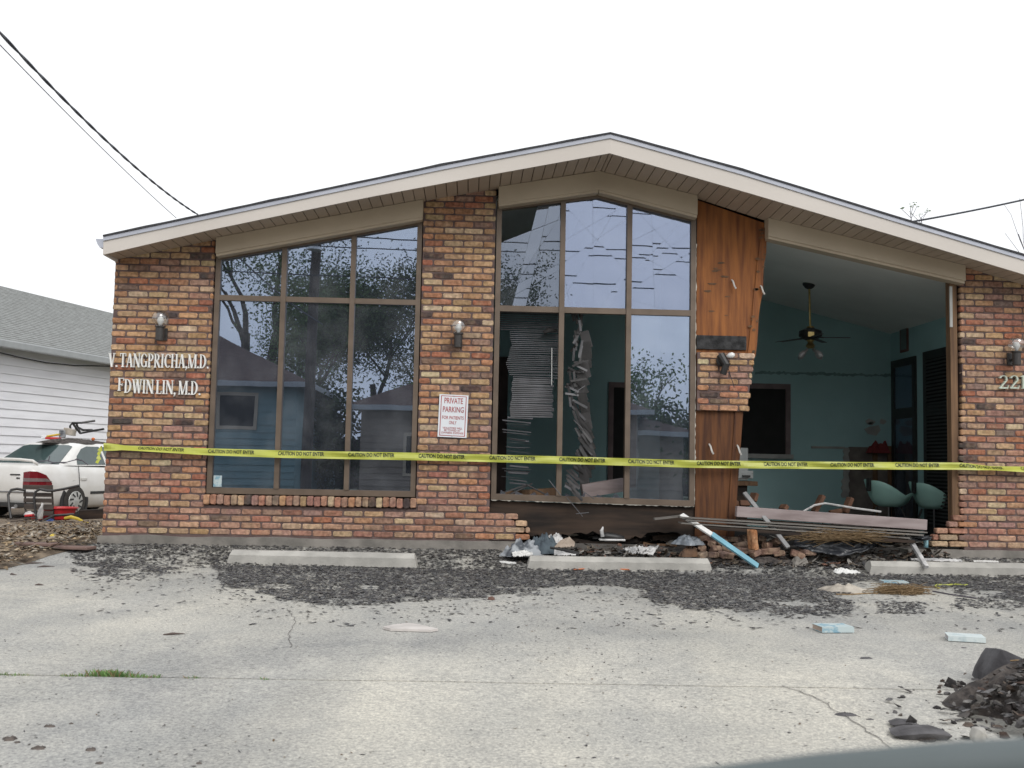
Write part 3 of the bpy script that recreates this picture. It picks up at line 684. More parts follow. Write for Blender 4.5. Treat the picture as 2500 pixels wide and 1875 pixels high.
# doors in the right-hand wall
def rdoor(y0, y1, z1_, name, glassy):
    q = MB(); q.box(RW-.03, RW-.002, y0, y0+.09, FLZ, z1_); q.box(RW-.03, RW-.002, y1-.09, y1, FLZ, z1_); q.box(RW-.03, RW-.002, y0+.09, y1-.09, z1_-.1, z1_)
    q.box(RW-.028, RW-.002, y0+.09, y1-.09, 1.60, 1.74)
    o = q.build(name, M_BLACK, RWo)
    g = MB(); g.box(RW-.018, RW-.006, y0+.09, y1-.09, FLZ, 1.60); g.box(RW-.018, RW-.006, y0+.09, y1-.09, 1.74, z1_-.1); g.build('pane', glassy, o)
rdoor(2.66, 3.42, 2.40, 'glass_door', M_GLASS)
rdoor(1.25, 2.42, 2.42, 'side_window', M_DARK)
q = MB()
for i in range(46):
    z = 2.28-i*.045; q.box(RW-.055, RW-.032, 1.36, 2.32, z, z+.02)
q.build('blind', mat('dark_blind', (.05, .05, .05), .6), RWo)
q = MB(); a, b = at(r1(1425, 890), 2.9), at(r1(1468, 975), 2.9); zc_ = (a.z+b.z)/2
q.box(RW-.02, RW-.001, 2.9, 3.14, zc_-.17, zc_+.17); pf = q.build('wall_picture', mat('frame_red', (.16, .07, .06), .7), RWo)
q = MB(); q.box(RW-.023, RW-.0205, 2.93, 3.11, zc_-.14, zc_+.14); q.build('picture_panel', mat('frame_grey', (.16, .2, .2), .7), pf)

# ================================================================== ground
g = MB(); g.face([(-500, -500, -.38), (500, -500, -.38), (500, 500, -.38), (-500, 500, -.38)])
tag(g.build('ground', M_EARTH, fix=False), kind='structure')
g = MB(); g.box(-60, 70, -17.5, -9.4, -.37, -.30); tag(g.build('road', M_ASPH), kind='structure')
def jl(x): return -5.40-.02*(x-1)+.012*nz3((x*1.7, 3, 1))+.006*nz3((x*9, 1, 1))
lot = MB()
xs2 = [-14+i*.12 for i in range(int(34/.12))]
for x0, x1 in zip(xs2[:-1], xs2[1:]):
    far = [.2, -.05, -.65, -2, -3.6]; gap = .014
    ya = far + [jl(x0)+gap]; yb = far + [jl(x1)+gap]
    for k in range(len(ya)-1):
        lot.face([(x0, ya[k], gz(ya[k])), (x0, ya[k+1], gz(ya[k+1])), (x1, yb[k+1], gz(yb[k+1])), (x1, yb[k], gz(yb[k]))])
    lot.face([(x0, ya[-1], gz(ya[-1])), (x0, ya[-1], -.3), (x1, yb[-1], -.3), (x1, yb[-1], gz(yb[-1]))])
    a, b = jl(x0)-gap*.5, jl(x1)-gap*.5
    lot.face([(x0, a, gz(a)), (x0, -9.4, gz(-9.4)), (x1, -9.4, gz(-9.4)), (x1, b, gz(b))]); lot.face([(x0, a, gz(a)), (x1, b, gz(b)), (x1, b, -.3), (x0, a, -.3)])
    lot.face([(x0, -9.4, gz(-9.4)), (x0, -9.4, -.34), (x1, -9.4, -.34), (x1, -9.4, gz(-9.4))])
tag(lot.build('parking_lot', M_LOT, fix=False), kind='structure')
def crack(px, wd, name='pavement_crack'):
    q = MB(); P = [gat(p) for p in px]; pts = []
    for a, b in zip(P[:-1], P[1:]):
        n = max(2, int((b-a).length/.05))
        for i in range(n): p = a.lerp(b, i/n); pts.append(p+Vector((rnd.uniform(-.012, .012), rnd.uniform(-.012, .012), 0)))
    pts.append(P[-1])
    for a, b in zip(pts[:-1], pts[1:]):
        w0 = wd*rnd.uniform(.5, 1.2)
        q.face([(a.x-w0, a.y-w0, gz(a.y)+.004), (b.x-w0, b.y-w0, gz(b.y)+.004), (b.x+w0, b.y+w0, gz(b.y)+.004), (a.x+w0, a.y+w0, gz(a.y)+.004)])
    tag(q.build(name, mat('crack_dark', (.16, .15, .14), .95), fix=False), kind='structure')
crack([r4(40, 1200), r4(250, 1270), r4(420, 1340), r4(480, 1420), r4(620, 1480), r4(760, 1580), r4(900, 1680), (2190, 1850)], .003)
crack([r5(1940, 520), r5(2000, 610), r5(1950, 690), r5(1960, 780)], .002)
# yard left of the building
YB = [(-9, -3.6), (-2.5, -1.25)] + [(p.y, p.x) for p in (gat((0, 1392)), gat((70, 1374)), gat((137, 1352)), gat((205, 1336)))] + [(-.03, -.19), (.12, -.2), (26, -.2)]
YB.sort()
def yb(y): return interp(y, YB)
def yz(x, y):
    b = gz(y)+.03 if y < 0 else .06+(-.27-.06)*min(1, y/8.6)
    return b + .035*nz3((x*1.3, y*1.3, 2)) + .02*nz3((x*4, y*4, 7))
yd = MB(); ys_ = [-8.8+i*.22 for i in range(40)] + [0+i*.45 for i in range(58)]
us = [0, .02, .05, .09, .14, .2, .28, .38, .5, .65, .8, 1]
rows = []
for y in ys_:
    b = yb(y); rows.append([(b-u*20, y, (yz(b-u*20, y) if u > 0 else min(yz(b, y), gz(y)+.004 if y < 0 else .03))) for u in us])
for A, Bq in zip(rows[:-1], rows[1:]):
    for i in range(len(us)-1): yd.face([A[i], Bq[i], Bq[i+1], A[i+1]])
tag(yd.build('yard', M_YARD, fix=False, smooth=True), kind='structure')

def flakes(name, mats, pts, size, cols, thick=.25, lift=.006, elong=1.6):
    """many small loose chips in one mesh"""
    v = []; f = []; c = []
    for (x, y, z) in pts:
        n = rnd.choice((4, 5, 5, 6)); s_ = rnd.uniform(*size); a0 = rnd.uniform(0, 2*PI); e = rnd.uniform(1, elong); ca, sa = math.cos(a0), math.sin(a0)
        tx, ty = rnd.gauss(0, thick), rnd.gauss(0, thick); i0 = len(v); col = rnd.choice(cols); k = rnd.uniform(.75, 1.2)
        zz = z+lift*rnd.random()+.002
        for q in range(n):
            a = 2*PI*q/n+rnd.uniform(-.35, .35); r = s_*rnd.uniform(.65, 1.15); px, py = math.cos(a)*r*e, math.sin(a)*r/e**.5
            dx, dy = px*ca-py*sa, px*sa+py*ca; v.append((x+dx, y+dy, zz+max(-.004, dx*tx+dy*ty)))
        v.append((x, y, zz+s_*.22))
        for q in range(n): f.append((i0+q, i0+(q+1) % n, i0+n)); c += [*(t*k for t in col), 1]*3
    me = bpy.data.meshes.new(name); me.from_pydata(v, [], f); a = me.color_attributes.new('col', 'FLOAT_COLOR', 'CORNER'); a.data.foreach_set('color', c)
    me.materials.append(mats); me.update(); o = bpy.data.objects.new(name, me); C.objects.link(o); return o
def proj(p):
    d = Vector(p)-CAM; z = d.dot(_fw); return 1250+FPX*d.dot(_rt)/z, 937.5-FPX*d.dot(_up)/z
# shingle grit that slid off the roof: dense band in front of the wall
LOWB = [(x*1.1302, y*1.1302) for x, y in [(150, 1190), (175, 1225), (215, 1250), (300, 1235), (440, 1215), (470, 1228), (480, 1268), (560, 1287), (700, 1306), (800, 1314), (900, 1296), (1050, 1293), (1230, 1262), (1330, 1272), (1400, 1296), (1500, 1318), (1600, 1322), (1700, 1310), (1780, 1290), (1880, 1255), (2000, 1262), (2080, 1275), (2230, 1305)]]
def grit(n):
    out = []
    while len(out) < n:
        x = rnd.uniform(-.9, 9.7); y = -abs(rnd.uniform(.05, 3.9)); z = gz(y); u, v = proj((x, y, z))
        if u < 160 or v < 1290: continue
        lo = interp(u, LOWB) + 26*nz3((x*1.4, y*1.4, 4)) + 14*nz3((x*5, y*5, 9))
        over = v-lo; hole = nz3((x*2.2, y*2.2, 17))+.5*nz3((x*7, y*7, 3))
        if over < 0: p = .97 if hole < .42 else .4
        else: p = .07*math.exp(-over/45) + .0015
        if 1980 < u < 2120 and 1480 < v < 1560: p = max(p, .12 if hole > .05 else .02)
        if 1880 < u < 2080 and 1425 < v < 1510: p = max(p, .75 if hole > -.02 else .12)
        if 170 < u < 640 and v < 1420 and over > 0: p = max(p, .42*(hole > .22))
        if 2140 < u < 2260 and 1470 < v < 1500: p = max(p, .5)
        if 2330 < u and 1430 < v < 1500: p = max(p, .45*(hole > .05))
        if rnd.random() < p: out.append((x, y, z+(.012*rnd.random() if over < 0 else 0)))
    return out
GC = [(.085, .085, .09), (.065, .065, .07), (.12, .12, .125), (.16, .155, .155), (.10, .09, .085), (.075, .072, .075), (.20, .19, .18)]
o = flakes('shingle_debris', M_FLAKE, grit(52000), (.006, .019), GC, .10, .005, 2.6); tag(o, kind='stuff')
pts = []
while len(pts) < 1700:                                       # crumbs over the rest of the lot
    x, y = rnd.uniform(-1.5, 9), rnd.uniform(-7.5, -1.2); u, v = proj((x, y, gz(y)))
    if -50 < u < 2550 and nz3((x*.6, y*.6, 31))+.4 > rnd.random() and x > yb(y)+.05: pts.append((x, y, gz(y)))
o = flakes('loose_crumbs', M_FLAKE, pts, (.003, .007), GC+[(.3, .27, .22), (.2, .14, .09), (.3, .29, .28), (.25, .24, .23)], .15, .002, 2.2); tag(o, kind='stuff')
pts = []
while len(pts) < 9000:
    y = -1.9+13*rnd.random()**2.2; x = yb(y)-abs(rnd.gauss(0, 1.6)) + (.05 if rnd.random() < .1 else 0)
    if y > 8: continue
    pts.append((x, y, (yz(x, y) if x < yb(y) else gz(y))))
LC = [(.36, .27, .17), (.27, .20, .13), (.42, .34, .24), (.18, .13, .09), (.10, .075, .055), (.33, .25, .18), (.48, .42, .34), (.25, .23, .2)]
o = flakes('leaf_litter', M_LITTER, pts, (.010, .032), LC, .4, .025, 2.6); tag(o, kind='stuff')
# grass in the joint
gb = MB()
def blade(x, y, z, h, r, m=0):
    a = rnd.uniform(0, 2*PI); dx, dy = math.cos(a), math.sin(a); lean = rnd.uniform(.1, .8)*h
    gb.face([(x-dy*r, y+dx*r, z), (x+dy*r, y-dx*r, z), (x+dx*lean*.5+dy*r*.6, y+dy*lean*.5-dx*r*.6, z+h*.65), (x+dx*lean, y+dy*lean, z+h*.9)], m)
for (u0, u1, h, n) in ((215, 350, .042, 400), (330, 410, .03, 160), (165, 230, .022, 120), (0, 95, .022, 160), (470, 505, .022, 60), (650, 672, .02, 40)):
    for i in range(n):
        t = min(1, max(0, rnd.gauss(.5, .22))) if n > 200 else rnd.random()
        p = gat((u0+(u1-u0)*t, 1640)); x = p.x; y = jl(x)+abs(rnd.gauss(0, .02)) if n > 200 else jl(x)+rnd.gauss(0, .012)
        blade(x, y, gz(y)-.01, h*rnd.uniform(.4, 1.15), .0025, 0 if rnd.random() < .8 else 1)
tag(gb.build('joint_grass', [M_GRASS, M_STRAW], fix=False), kind='stuff')

# ================================================================== wheel stops
def wheel_stop(pl, pr, label, L=None):
    a, b = gat(pl), gat(pr); d = (b-a); d.z = 0; LL = L or d.length; ang = math.atan2(d.y, d.x)
    t = thing('wheel_stop', (a.x, a.y, gz(a.y)-.004), label, 'wheel stop', 'concrete wheel stops in front of the office', ang)
    prof = [(0, 0), (0, .086), (.055, .128), (.115, .128), (.165, .086), (.165, 0)]; n = len(prof); mb = MB(); N = 26
    for i in range(N+1):
        x = LL*i/N; k = 1.0
        for (py, pz) in prof: mb.v.append(Vector((x+(0 if 0 < i < N else (.035 if i == 0 else -.035)*(pz/.128)), py+.004*nz3((x*5, py*9, a.x)), pz+(.004*nz3((x*7, py*20, 3+a.x)) if pz else 0))))
    for i in range(N):
        for k in range(n-1): mb.f.append((i*n+k, (i+1)*n+k, (i+1)*n+k+1, i*n+k+1)); mb.m.append(0); mb.c.append(None)
    mb.f.append(tuple(range(n))); mb.m.append(0); mb.c.append(None); mb.f.append(tuple(N*n+k for k in range(n))); mb.m.append(0); mb.c.append(None)
    mb.build('concrete_bar', M_CONC, t, local=True)
    for x in (.28*LL, .72*LL):                                # anchor pin heads
        q = MB(); q.lathe([(.010, .127), (.010, .131), (.004, .132)], 8, (x, .085, 0)); q.build('anchor_pin', M_STEEL, t, local=True)
    return t
wheel_stop((553, 1376), (1018, 1390), 'concrete wheel stop below the left window and the lettered brick pier')
wheel_stop((1286, 1391), (1740, 1396), 'concrete wheel stop below the cracked middle window beside heaped cloth')
wheel_stop((2122, 1403), (2500, 1408), 'concrete wheel stop at right with a white stick lying over it', 1.85)

# ================================================================== lamps
M_SOCK = M_LAMPG
LG = 'globe lamps on the brick piers'
def lamp_parts(t):
    q = MB(); q.box(-.04, .04, -.022, 0, -.07, .055); q.build('backplate', M_SOCK, t, local=True, bevel=.004)
    q = MB(); q.tube([(0, -.02, -.02), (0, -.13, -.02)], .014, 8); q.build('arm', M_SOCK, t, local=True)
    q = MB(); q.lathe([(.036, -.085), (.042, -.08), (.042, .045), (.052, .05), (.052, .062), (.03, .062)], 18, (0, -.13, 0)); q.build('socket', M_SOCK, t, local=True)
    q = MB(); q.lathe([(.012, .06), (.016, .075), (.032, .105), (.034, .125), (.024, .15), (.008, .158)], 14, (0, -.13, 0)); q.build('bulb', M_BULB, t, local=True, smooth=True)
    q = MB(); q.lathe([(.034, .058)]+[(.088*math.sin(a), .138-.088*math.cos(a)) for a in [.45+i*(PI-.5)/9 for i in range(10)]], 20, (0, -.13, 0)); q.build('globe', M_CLEAR, t, local=True, smooth=True)
def on_wall(uv, dy=0): p = at(uv, dy); return (p.x, dy-.001, p.z)
lp = thing('wall_lamp', on_wall((400, 815)), 'clear globe wall lamp above the white name lettering', 'wall lamp', LG); lamp_parts(lp)
l2 = dup(lp); l2.location = on_wall((1119, 832)); l2['label'] = 'clear globe wall lamp above the private parking sign'
l4 = dup(lp); l4.location = on_wall((2466, 875)); l4['label'] = 'clear globe wall lamp above the house number'
p = at(r1(218, 1085), -.01)
lb_ = thing('broken_wall_lamp', (p.x, -.012, p.z), 'broken black wall lamp with bare bulb hanging tilted from the brick remnant', 'wall lamp')
q = MB(); q.lathe([(.055, -.0), (.055, -.02), (.03, -.03)], 16, (0, 0, 0), ax='y'); q.build('backplate', M_BLACK, lb_, local=True)
q = MB(); q.tube([(-.02, -.05, .06), (.03, -.09, -.04), (.0, -.07, -.14)], [.045, .04, .034], 10); q.build('socket', M_BLACK, lb_, local=True)
q = MB(); q.tube([(.035, -.09, .045), (.06, -.11, .05), (.085, -.125, .055), (.105, -.135, .058)], [.012, .028, .03, .012], 10); q.build('bulb', M_BULB, lb_, local=True, smooth=True)
q = MB(); q.tube([(.05, -.06, -.05), (.08, -.05, -.14), (.12, -.03, -.24), (.13, -.02, -.27)], .004, 5); q.build('wire', M_WIRE, lb_, local=True)

# ================================================================== serif lettering, built stroke by stroke
def arc(cx, cy, rx, ry, a0, a1, tx, ty, n=14):
    o = []; i_ = []
    for k in range(n+1):
        a = math.radians(a0+(a1-a0)*k/n); o.append((cx+rx*math.cos(a), cy+ry*math.sin(a))); i_.append((cx+(rx-tx)*math.cos(a), cy+(ry-ty)*math.sin(a)))
    return [[o[k], o[k+1], i_[k+1], i_[k]] for k in range(n)]
def stem(x, t=.11, y0=0, y1=1, sf=True):
    o = [[(x, y0), (x+t, y0), (x+t, y1), (x, y1)]]
    if sf: o += [[(x-.05, y0), (x+t+.05, y0), (x+t+.05, y0+.045), (x-.05, y0+.045)], [(x-.05, y1-.045), (x+t+.05, y1-.045), (x+t+.05, y1), (x-.05, y1)]]
    return o
def diag(x0, y0, x1, y1, t): return [[(x0-t/2, y0), (x0+t/2, y0), (x1+t/2, y1), (x1-t/2, y1)]]
def hb(x0, x1, y, t=.05): return [[(x0, y), (x1, y), (x1, y+t), (x0, y+t)]]
def sfb(x, y, h=.09): return [[(x-h, y), (x+h, y), (x+h, y+.045), (x-h, y+.045)]]
G = {
 'V': (.56, diag(.10, 1, .29, 0, .13)+diag(.46, 1, .30, 0, .06)+sfb(.10, .955, .11)+sfb(.46, .955, .09)),
 'A': (.56, diag(.09, 0, .27, 1, .055)+diag(.47, 0, .29, 1, .13)+hb(.15, .40, .33)+sfb(.09, 0, .08)+sfb(.47, 0, .10)),
 'T': (.52, stem(.205, .11, 0, 1, False)+sfb(.26, 0, .12)+hb(.03, .49, .95)+diag(.045, .78, .045, .95, .03)+diag(.475, .78, .475, .95, .03)),
 'N': (.60, stem(.08, .05, 0, 1)+stem(.49, .05, 0, 1)+diag(.11, 1, .51, 0, .13)),
 'G': (.60, arc(.32, .5, .28, .5, 50, 310, .12, .04)+stem(.45, .10, .04, .42, False)+hb(.38, .60, .40, .045)+diag(.50, .74, .50, .92, .035)),
 'C': (.54, arc(.32, .5, .28, .5, 48, 312, .12, .04)+diag(.49, .72, .50, .92, .035)),
 'P': (.50, stem(.08)+arc(.22, .73, .25, .27, -90, 90, .11, .045)+hb(.15, .23, .955, .045)+hb(.15, .23, .46, .045)),
 'R': (.57, stem(.08)+arc(.22, .74, .24, .26, -90, 90, .11, .045)+hb(.15, .23, .955, .045)+hb(.15, .23, .48, .045)+diag(.28, .48, .50, 0, .12)+sfb(.52, 0, .06)),
 'I': (.28, stem(.085)), 'H': (.62, stem(.08)+stem(.43)+hb(.18, .44, .48)),
 'M': (.74, stem(.07, .05)+stem(.58, .11)+diag(.11, 1, .345, 0, .12)+diag(.60, 1, .36, 0, .05)),
 'D': (.60, stem(.08)+arc(.20, .5, .36, .5, -90, 90, .12, .045)+hb(.15, .21, .955, .045)+hb(.15, .21, 0, .045)),
 'F': (.50, stem(.08, .11, .12, 1)+hb(.1, .46, .955, .045)+hb(.18, .36, .52)+diag(.445, .80, .445, .97, .03)+diag(.355, .44, .355, .64, .03)),
 'W': (.80, diag(.11, 1, .27, 0, .12)+diag(.41, 1, .29, 0, .05)+diag(.42, 1, .57, 0, .12)+diag(.71, 1, .59, 0, .05)+sfb(.11, .955, .1)+sfb(.42, .955, .09)+sfb(.71, .955, .08)),
 'L': (.48, stem(.08)+hb(.12, .45, 0, .045)+diag(.435, .03, .44, .22, .03)),
 '.': (.20, [[(.06, 0), (.17, 0), (.17, .13), (.06, .13)]]), ',': (.22, [[(.06, 0), (.18, 0), (.18, .13), (.06, .13)], [(.12, 0), (.18, 0), (.08, -.16), (.05, -.14)]]),
 ' ': (.16, []),
 '2': (.52, arc(.25, .74, .20, .26, -25, 170, .085, .05)+[[(.33, .60), (.45, .64), (.16, .12), (.05, .05)]]+hb(.04, .46, 0, .11)+diag(.45, .08, .47, .26, .03)),
 '1': (.34, stem(.13, .10, 0, 1, False)+sfb(.18, 0, .13)+[[(.04, .86), (.14, .90), (.14, .98), (.04, .89)]]),
}
def lettering(text, p_l, p_r, cap, name, label, cat, material, dep=.018, tilt0=0):
    a, b = at(p_l), at(p_r); adv = sum(G[c][0] for c in text); sx = (b.x-a.x)/adv; x = a.x
    t = thing(name, (a.x, -.004, a.z), label, cat)
    for i, c in enumerate(text):
        w_, prims = G[c]; base = a.z+(b.z-a.z)*(x-a.x)/(b.x-a.x); mb = MB(); ht = cap*(.93 if c == 'F' else 1)
        for k, pl in enumerate(prims):
            mb.prism([(x+p_[0]*sx, base+(p_[1]*ht if c != 'F' else (p_[1]-.12)*ht/.88+.02)) for p_ in pl], -.012-dep-.0004*k, -.004)
        if prims: mb.build('letter', material, t)
        x += w_*sx
    return t
lettering('V. TANGPRICHA,M.D.', (266, 896), (511, 900), .139, 'name_lettering', 'upper row of white serif letters on the left brick pier', 'lettering', M_LETTER)
lettering('FDWIN LIN, M.D.', (288, 959), (491, 965), .138, 'name_lettering', 'lower shorter row of white serif letters with a broken first letter', 'lettering', M_LETTER)
lettering('221', (2434, 949), (2504, 949), .138, 'house_number', 'pale house number reading 221 on the right brick pier', 'house number', mat('number_pale', (.55, .60, .52), .5, c2=(.40, .46, .38), scale=40))

# ================================================================== parking sign
def text_mesh(body, size, sx=1.0, bold=0.0, align='CENTER'):
    cu = bpy.data.curves.new('txt', 'FONT'); cu.body = body; cu.size = size; cu.align_x = align; cu.offset = bold; cu.resolution_u = 3
    ob = bpy.data.objects.new('txt', cu); C.objects.link(ob); dg = bpy.context.evaluated_depsgraph_get()
    me = bpy.data.meshes.new_from_object(ob.evaluated_get(dg)); vs = [(v.co.x*sx, v.co.y) for v in me.vertices]; fs = [tuple(p.vertices) for p in me.polygons]
    bpy.data.objects.remove(ob); bpy.data.curves.remove(cu); bpy.data.meshes.remove(me); return vs, fs
sx0, sx1, sz0, sz1 = 3.094, 3.388, 1.155, 1.587
sg = thing('parking_sign', (sx0, -.012, sz0), 'white parking sign with red border and lettering on the centre brick pier', 'sign')
shear = .010
def sgp(u, v, y): return (sx0+(sx1-sx0)*u + shear*(v-.5), y, sz0+(sz1-sz0)*v - .008*(u-.5))
def sgbox(mb, u0, u1, v0, v1, y0, y1, m=0): mb.mesh([sgp(u0, v0, y0), sgp(u1, v0, y0), sgp(u1, v0, y1), sgp(u0, v0, y1), sgp(u0, v1, y0), sgp(u1, v1, y0), sgp(u1, v1, y1), sgp(u0, v1, y1)], MB.BF, m)
q = MB(); sgbox(q, 0, 1, 0, 1, -.016, -.012); q.build('plate', M_SIGN, sg)
q = MB()
for (u0, u1, v0, v1) in ((.06, .94, .957, .972), (.06, .94, .03, .045), (.06, .085, .045, .957), (.915, .94, .045, .957)): sgbox(q, u0, u1, v0, v1, -.0175, -.0165)
q.build('border', M_RED, sg)
for body, v, hh, wd in (('PRIVATE', .79, .135, .64), ('PARKING', .585, .135, .72), ('FOR PATIENTS', .42, .08, .74), ('ONLY', .305, .08, .26), ('VIOLATORS WILL', .192, .046, .68), ('BE TOWED AT', .138, .046, .56), ('OWNERS EXPENSE', .080, .046, .77)):
    vs, fs = text_mesh(body, 1.0, bold=.012); x0 = min(p_[0] for p_ in vs); x1 = max(p_[0] for p_ in vs); y0 = min(p_[1] for p_ in vs); y1 = max(p_[1] for p_ in vs)
    q = MB(); q.mesh([sgp(.5+((p_[0]-(x0+x1)/2)/(x1-x0))*wd, v+(p_[1]-y0)/(y1-y0)*hh, -.0178) for p_ in vs], fs); q.build('text_line', M_RED, sg, fix=False)
for v in (.965, .033):
    p_ = sgp(.5, v, -.018); q = MB(); q.lathe([(.006, 0), (.006, -.003), (.002, -.005)], 10, p_, ax='y'); q.build('screw', M_STEEL, sg)

# ================================================================== caution tape
TP = [(253, 1091, 0), (300, 1093, .9), (400, 1098, .75), (508, 1103, .45), (700, 1109, .15), (1017, 1114.5, .05), (1400, 1124, 0), (1695, 1133, 0), (2100, 1137, .05), (2345, 1138, .25), (2418, 1143, 1.0), (2500, 1146, .7), (2600, 1147, .5)]
TPW = []
for u, v, tw in TP:
    p_ = at((u, v), -.075); TPW.append((p_.x, p_.z, tw))
def tape_c(x): return interp(x, [(a_, b_) for a_, b_, _ in TPW]), interp(x, [(a_, c_) for a_, _, c_ in TPW])
TW_ = .076
def tape_pt(x, v, off=0):                                    # v -0.5..0.5 across the tape
    z, tw = tape_c(x); rip = .008*math.sin(x*5.1)*math.sin(v*5)+.004*math.sin(x*13+v*4)
    return (x, -.075+math.sin(tw)*v*TW_+rip-off, z+math.cos(tw)*v*TW_)
ct = thing('caution_tape', (TPW[0][0], -.075, TPW[0][1]), 'yellow caution tape with black print stretched across the whole brick front', 'caution tape')
q = MB(); n = 260; x0, x1 = TPW[0][0], TPW[-1][0]
for i in range(n):
    for k in range(4):
        A, B_ = x0+(x1-x0)*i/n, x0+(x1-x0)*(i+1)/n; va, vb = -.5+k/4, -.25+k/4
        q.face([tape_pt(A, va), tape_pt(B_, va), tape_pt(B_, vb), tape_pt(A, vb)])
q.build('tape_band', M_TAPE, ct, fix=False, smooth=True)
vs, fs = text_mesh('CAUTION DO NOT ENTER', 1.0, bold=.03, align='LEFT'); tx1 = max(p_[0] for p_ in vs); ty1 = max(p_[1] for p_ in vs)
for xv in (297, 449, 600, 752, 904, 1057, 1208, 1357, 1505, 1650, 1793, 1934, 2072, 2205):
    a_ = at((xv*1.1302, 1115), -.075).x; L_ = (at(((xv+100-(xv > 1500)*5)*1.1302, 1115), -.075).x-a_); q = MB()
    q.mesh([tape_pt(a_+p_[0]/tx1*L_, -.13+p_[1]/ty1*.50, .003) for p_ in vs], fs); q.build('printed_words', M_INK, ct, fix=False)
q = MB(); base = at((250, 1092), -.03); ft = [(0, 0), (-3, 12), (-7, 22), (-6, 32), (-11, 42)]      # loose end at the corner
for k in range(len(ft)-1):
    a_, b_ = [at((247+ft[k+i][0], 1090+ft[k+i][1]), -.03-.02*(k+i)) for i in (0, 1)]
    w0, w1 = .010+.012*(k % 2), .010+.012*((k+1) % 2)
    q.face([a_+Vector((-w0, .01, 0)), a_+Vector((w0, -.01, .01)), b_+Vector((w1, .01, 0)), b_+Vector((-w1, -.01, .01))])
q.build('loose_end', M_TAPE, ct, fix=False)

# ================================================================== wires
WG = 'overhead wires'
def sag_wire(a, b, r, sag, name, label, twist=False, n=40, group=None):
    mb = MB(); a, b = Vector(a), Vector(b)
    pts = [a.lerp(b, i/n)+Vector((0, 0, -sag*4*(i/n)*(1-i/n))) for i in range(n+1)]
    if twist:
        L_ = (b-a).length; d = (b-a).normalized(); u = d.orthogonal().normalized(); v_ = d.cross(u); N = int(L_/.05)
        for ph in (0, PI):
            q = []
            for i in range(N+1):
                t = i/N; c_ = a.lerp(b, t)+Vector((0, 0, -sag*4*t*(1-t))); an = t*L_*2*PI/.6+ph
                q.append(c_+(u*math.cos(an)+v_*math.sin(an))*r*.62)
            mb.tube(q, r, 5)
    else: mb.tube(pts, r, 5)
    return tag(mb.build(name, M_WIRE), label, 'wire', group)
a_, b_ = at((-160, -95), -6.0), at((483, 524), .2)
sag_wire(a_, b_, .0062, .10, 'service_cable', 'thick twisted dark cable running down from upper left to the roof edge', True)
sag_wire(at((-120, -15), -5.5), at((430, 532), .3), .0032, .03, 'thin_wire', 'thin wire left of the thick cable, ending at the roof edge')
sag_wire(at((2228, 541), 12), at((2900, 380), 14), .022, .12, 'distant_wire', 'thin wire rising behind the right roof slope')

# ================================================================== plants on the roof and bare tree behind
def weed(p, label, sd_, k=1.0):
    r = random.Random(sd_); mb = MB(); p = Vector(p)
    top = p+Vector((r.uniform(-.02, .02), 0, .09*k)); mb.tube([p, top], .004, 5)
    lf = MB()
    for i in range(4):
        e = top+Vector((r.uniform(-.09, .07), r.uniform(-.03, .03), r.uniform(-.01, .09)))*k; mb.tube([top-Vector((0, 0, .03*i*k*.6)), e], .0025, 4)
        for j in range(4):
            o_ = e+Vector((r.uniform(-.025, .025), r.uniform(-.02, .02), r.uniform(-.012, .02))); s_ = r.uniform(.008, .018)
            lf.face([o_+Vector((-s_, 0, 0)), o_+Vector((0, -s_*.4, -s_*.4)), o_+Vector((s_, 0, s_*.2)), o_+Vector((0, s_*.4, s_*.5))])
    t = thing('roof_weed', p, label, 'weed'); mb.build('stem', M_TWIG, t); lf.build('leaves', M_LEAF, t, fix=False)
for uv, lab, sd_, k in (((2231, 543), 'small leafy weed sprouting at the roof edge where the wire starts', 3, 1.3), ((2257, 550), 'forked bare weed on the roof edge right of the leafy weed', 8, 1.1)):
    p_ = at_prow(uv); weed((p_.x, p_.y+.05, p_.z-.01), lab, sd_, k)

def grow(mb, p, d, L_, r, depth, rr, tips, up=.15, spread=.55):
    n = 4; pts = [p]; rs = [r]; q = p.copy(); dd = d.copy()
    for i in range(n):
        dd = (dd+Vector((rr.gauss(0, .13), rr.gauss(0, .13), rr.gauss(up*.3, .08)))).normalized(); q = q+dd*(L_/n); pts.append(q.copy()); rs.append(r*(1-.42*(i+1)/n))
    mb.tube(pts, rs, 6 if r > .04 else 4, cap=False)
    if depth <= 1: tips += pts[2:]
    if depth == 0: return
    for k in range(rr.choice((2, 3, 3)) if depth > 1 else 3):
        t = rr.uniform(.45, 1); i = min(n, max(1, round(t*n))); ax = Vector((rr.gauss(0, 1), rr.gauss(0, 1), rr.gauss(up, .5))).normalized()
        grow(mb, pts[i], (dd+ax*spread*1.6).normalized(), L_*rr.uniform(.55, .8), rs[i]*.66, depth-1, rr, tips, up, spread)
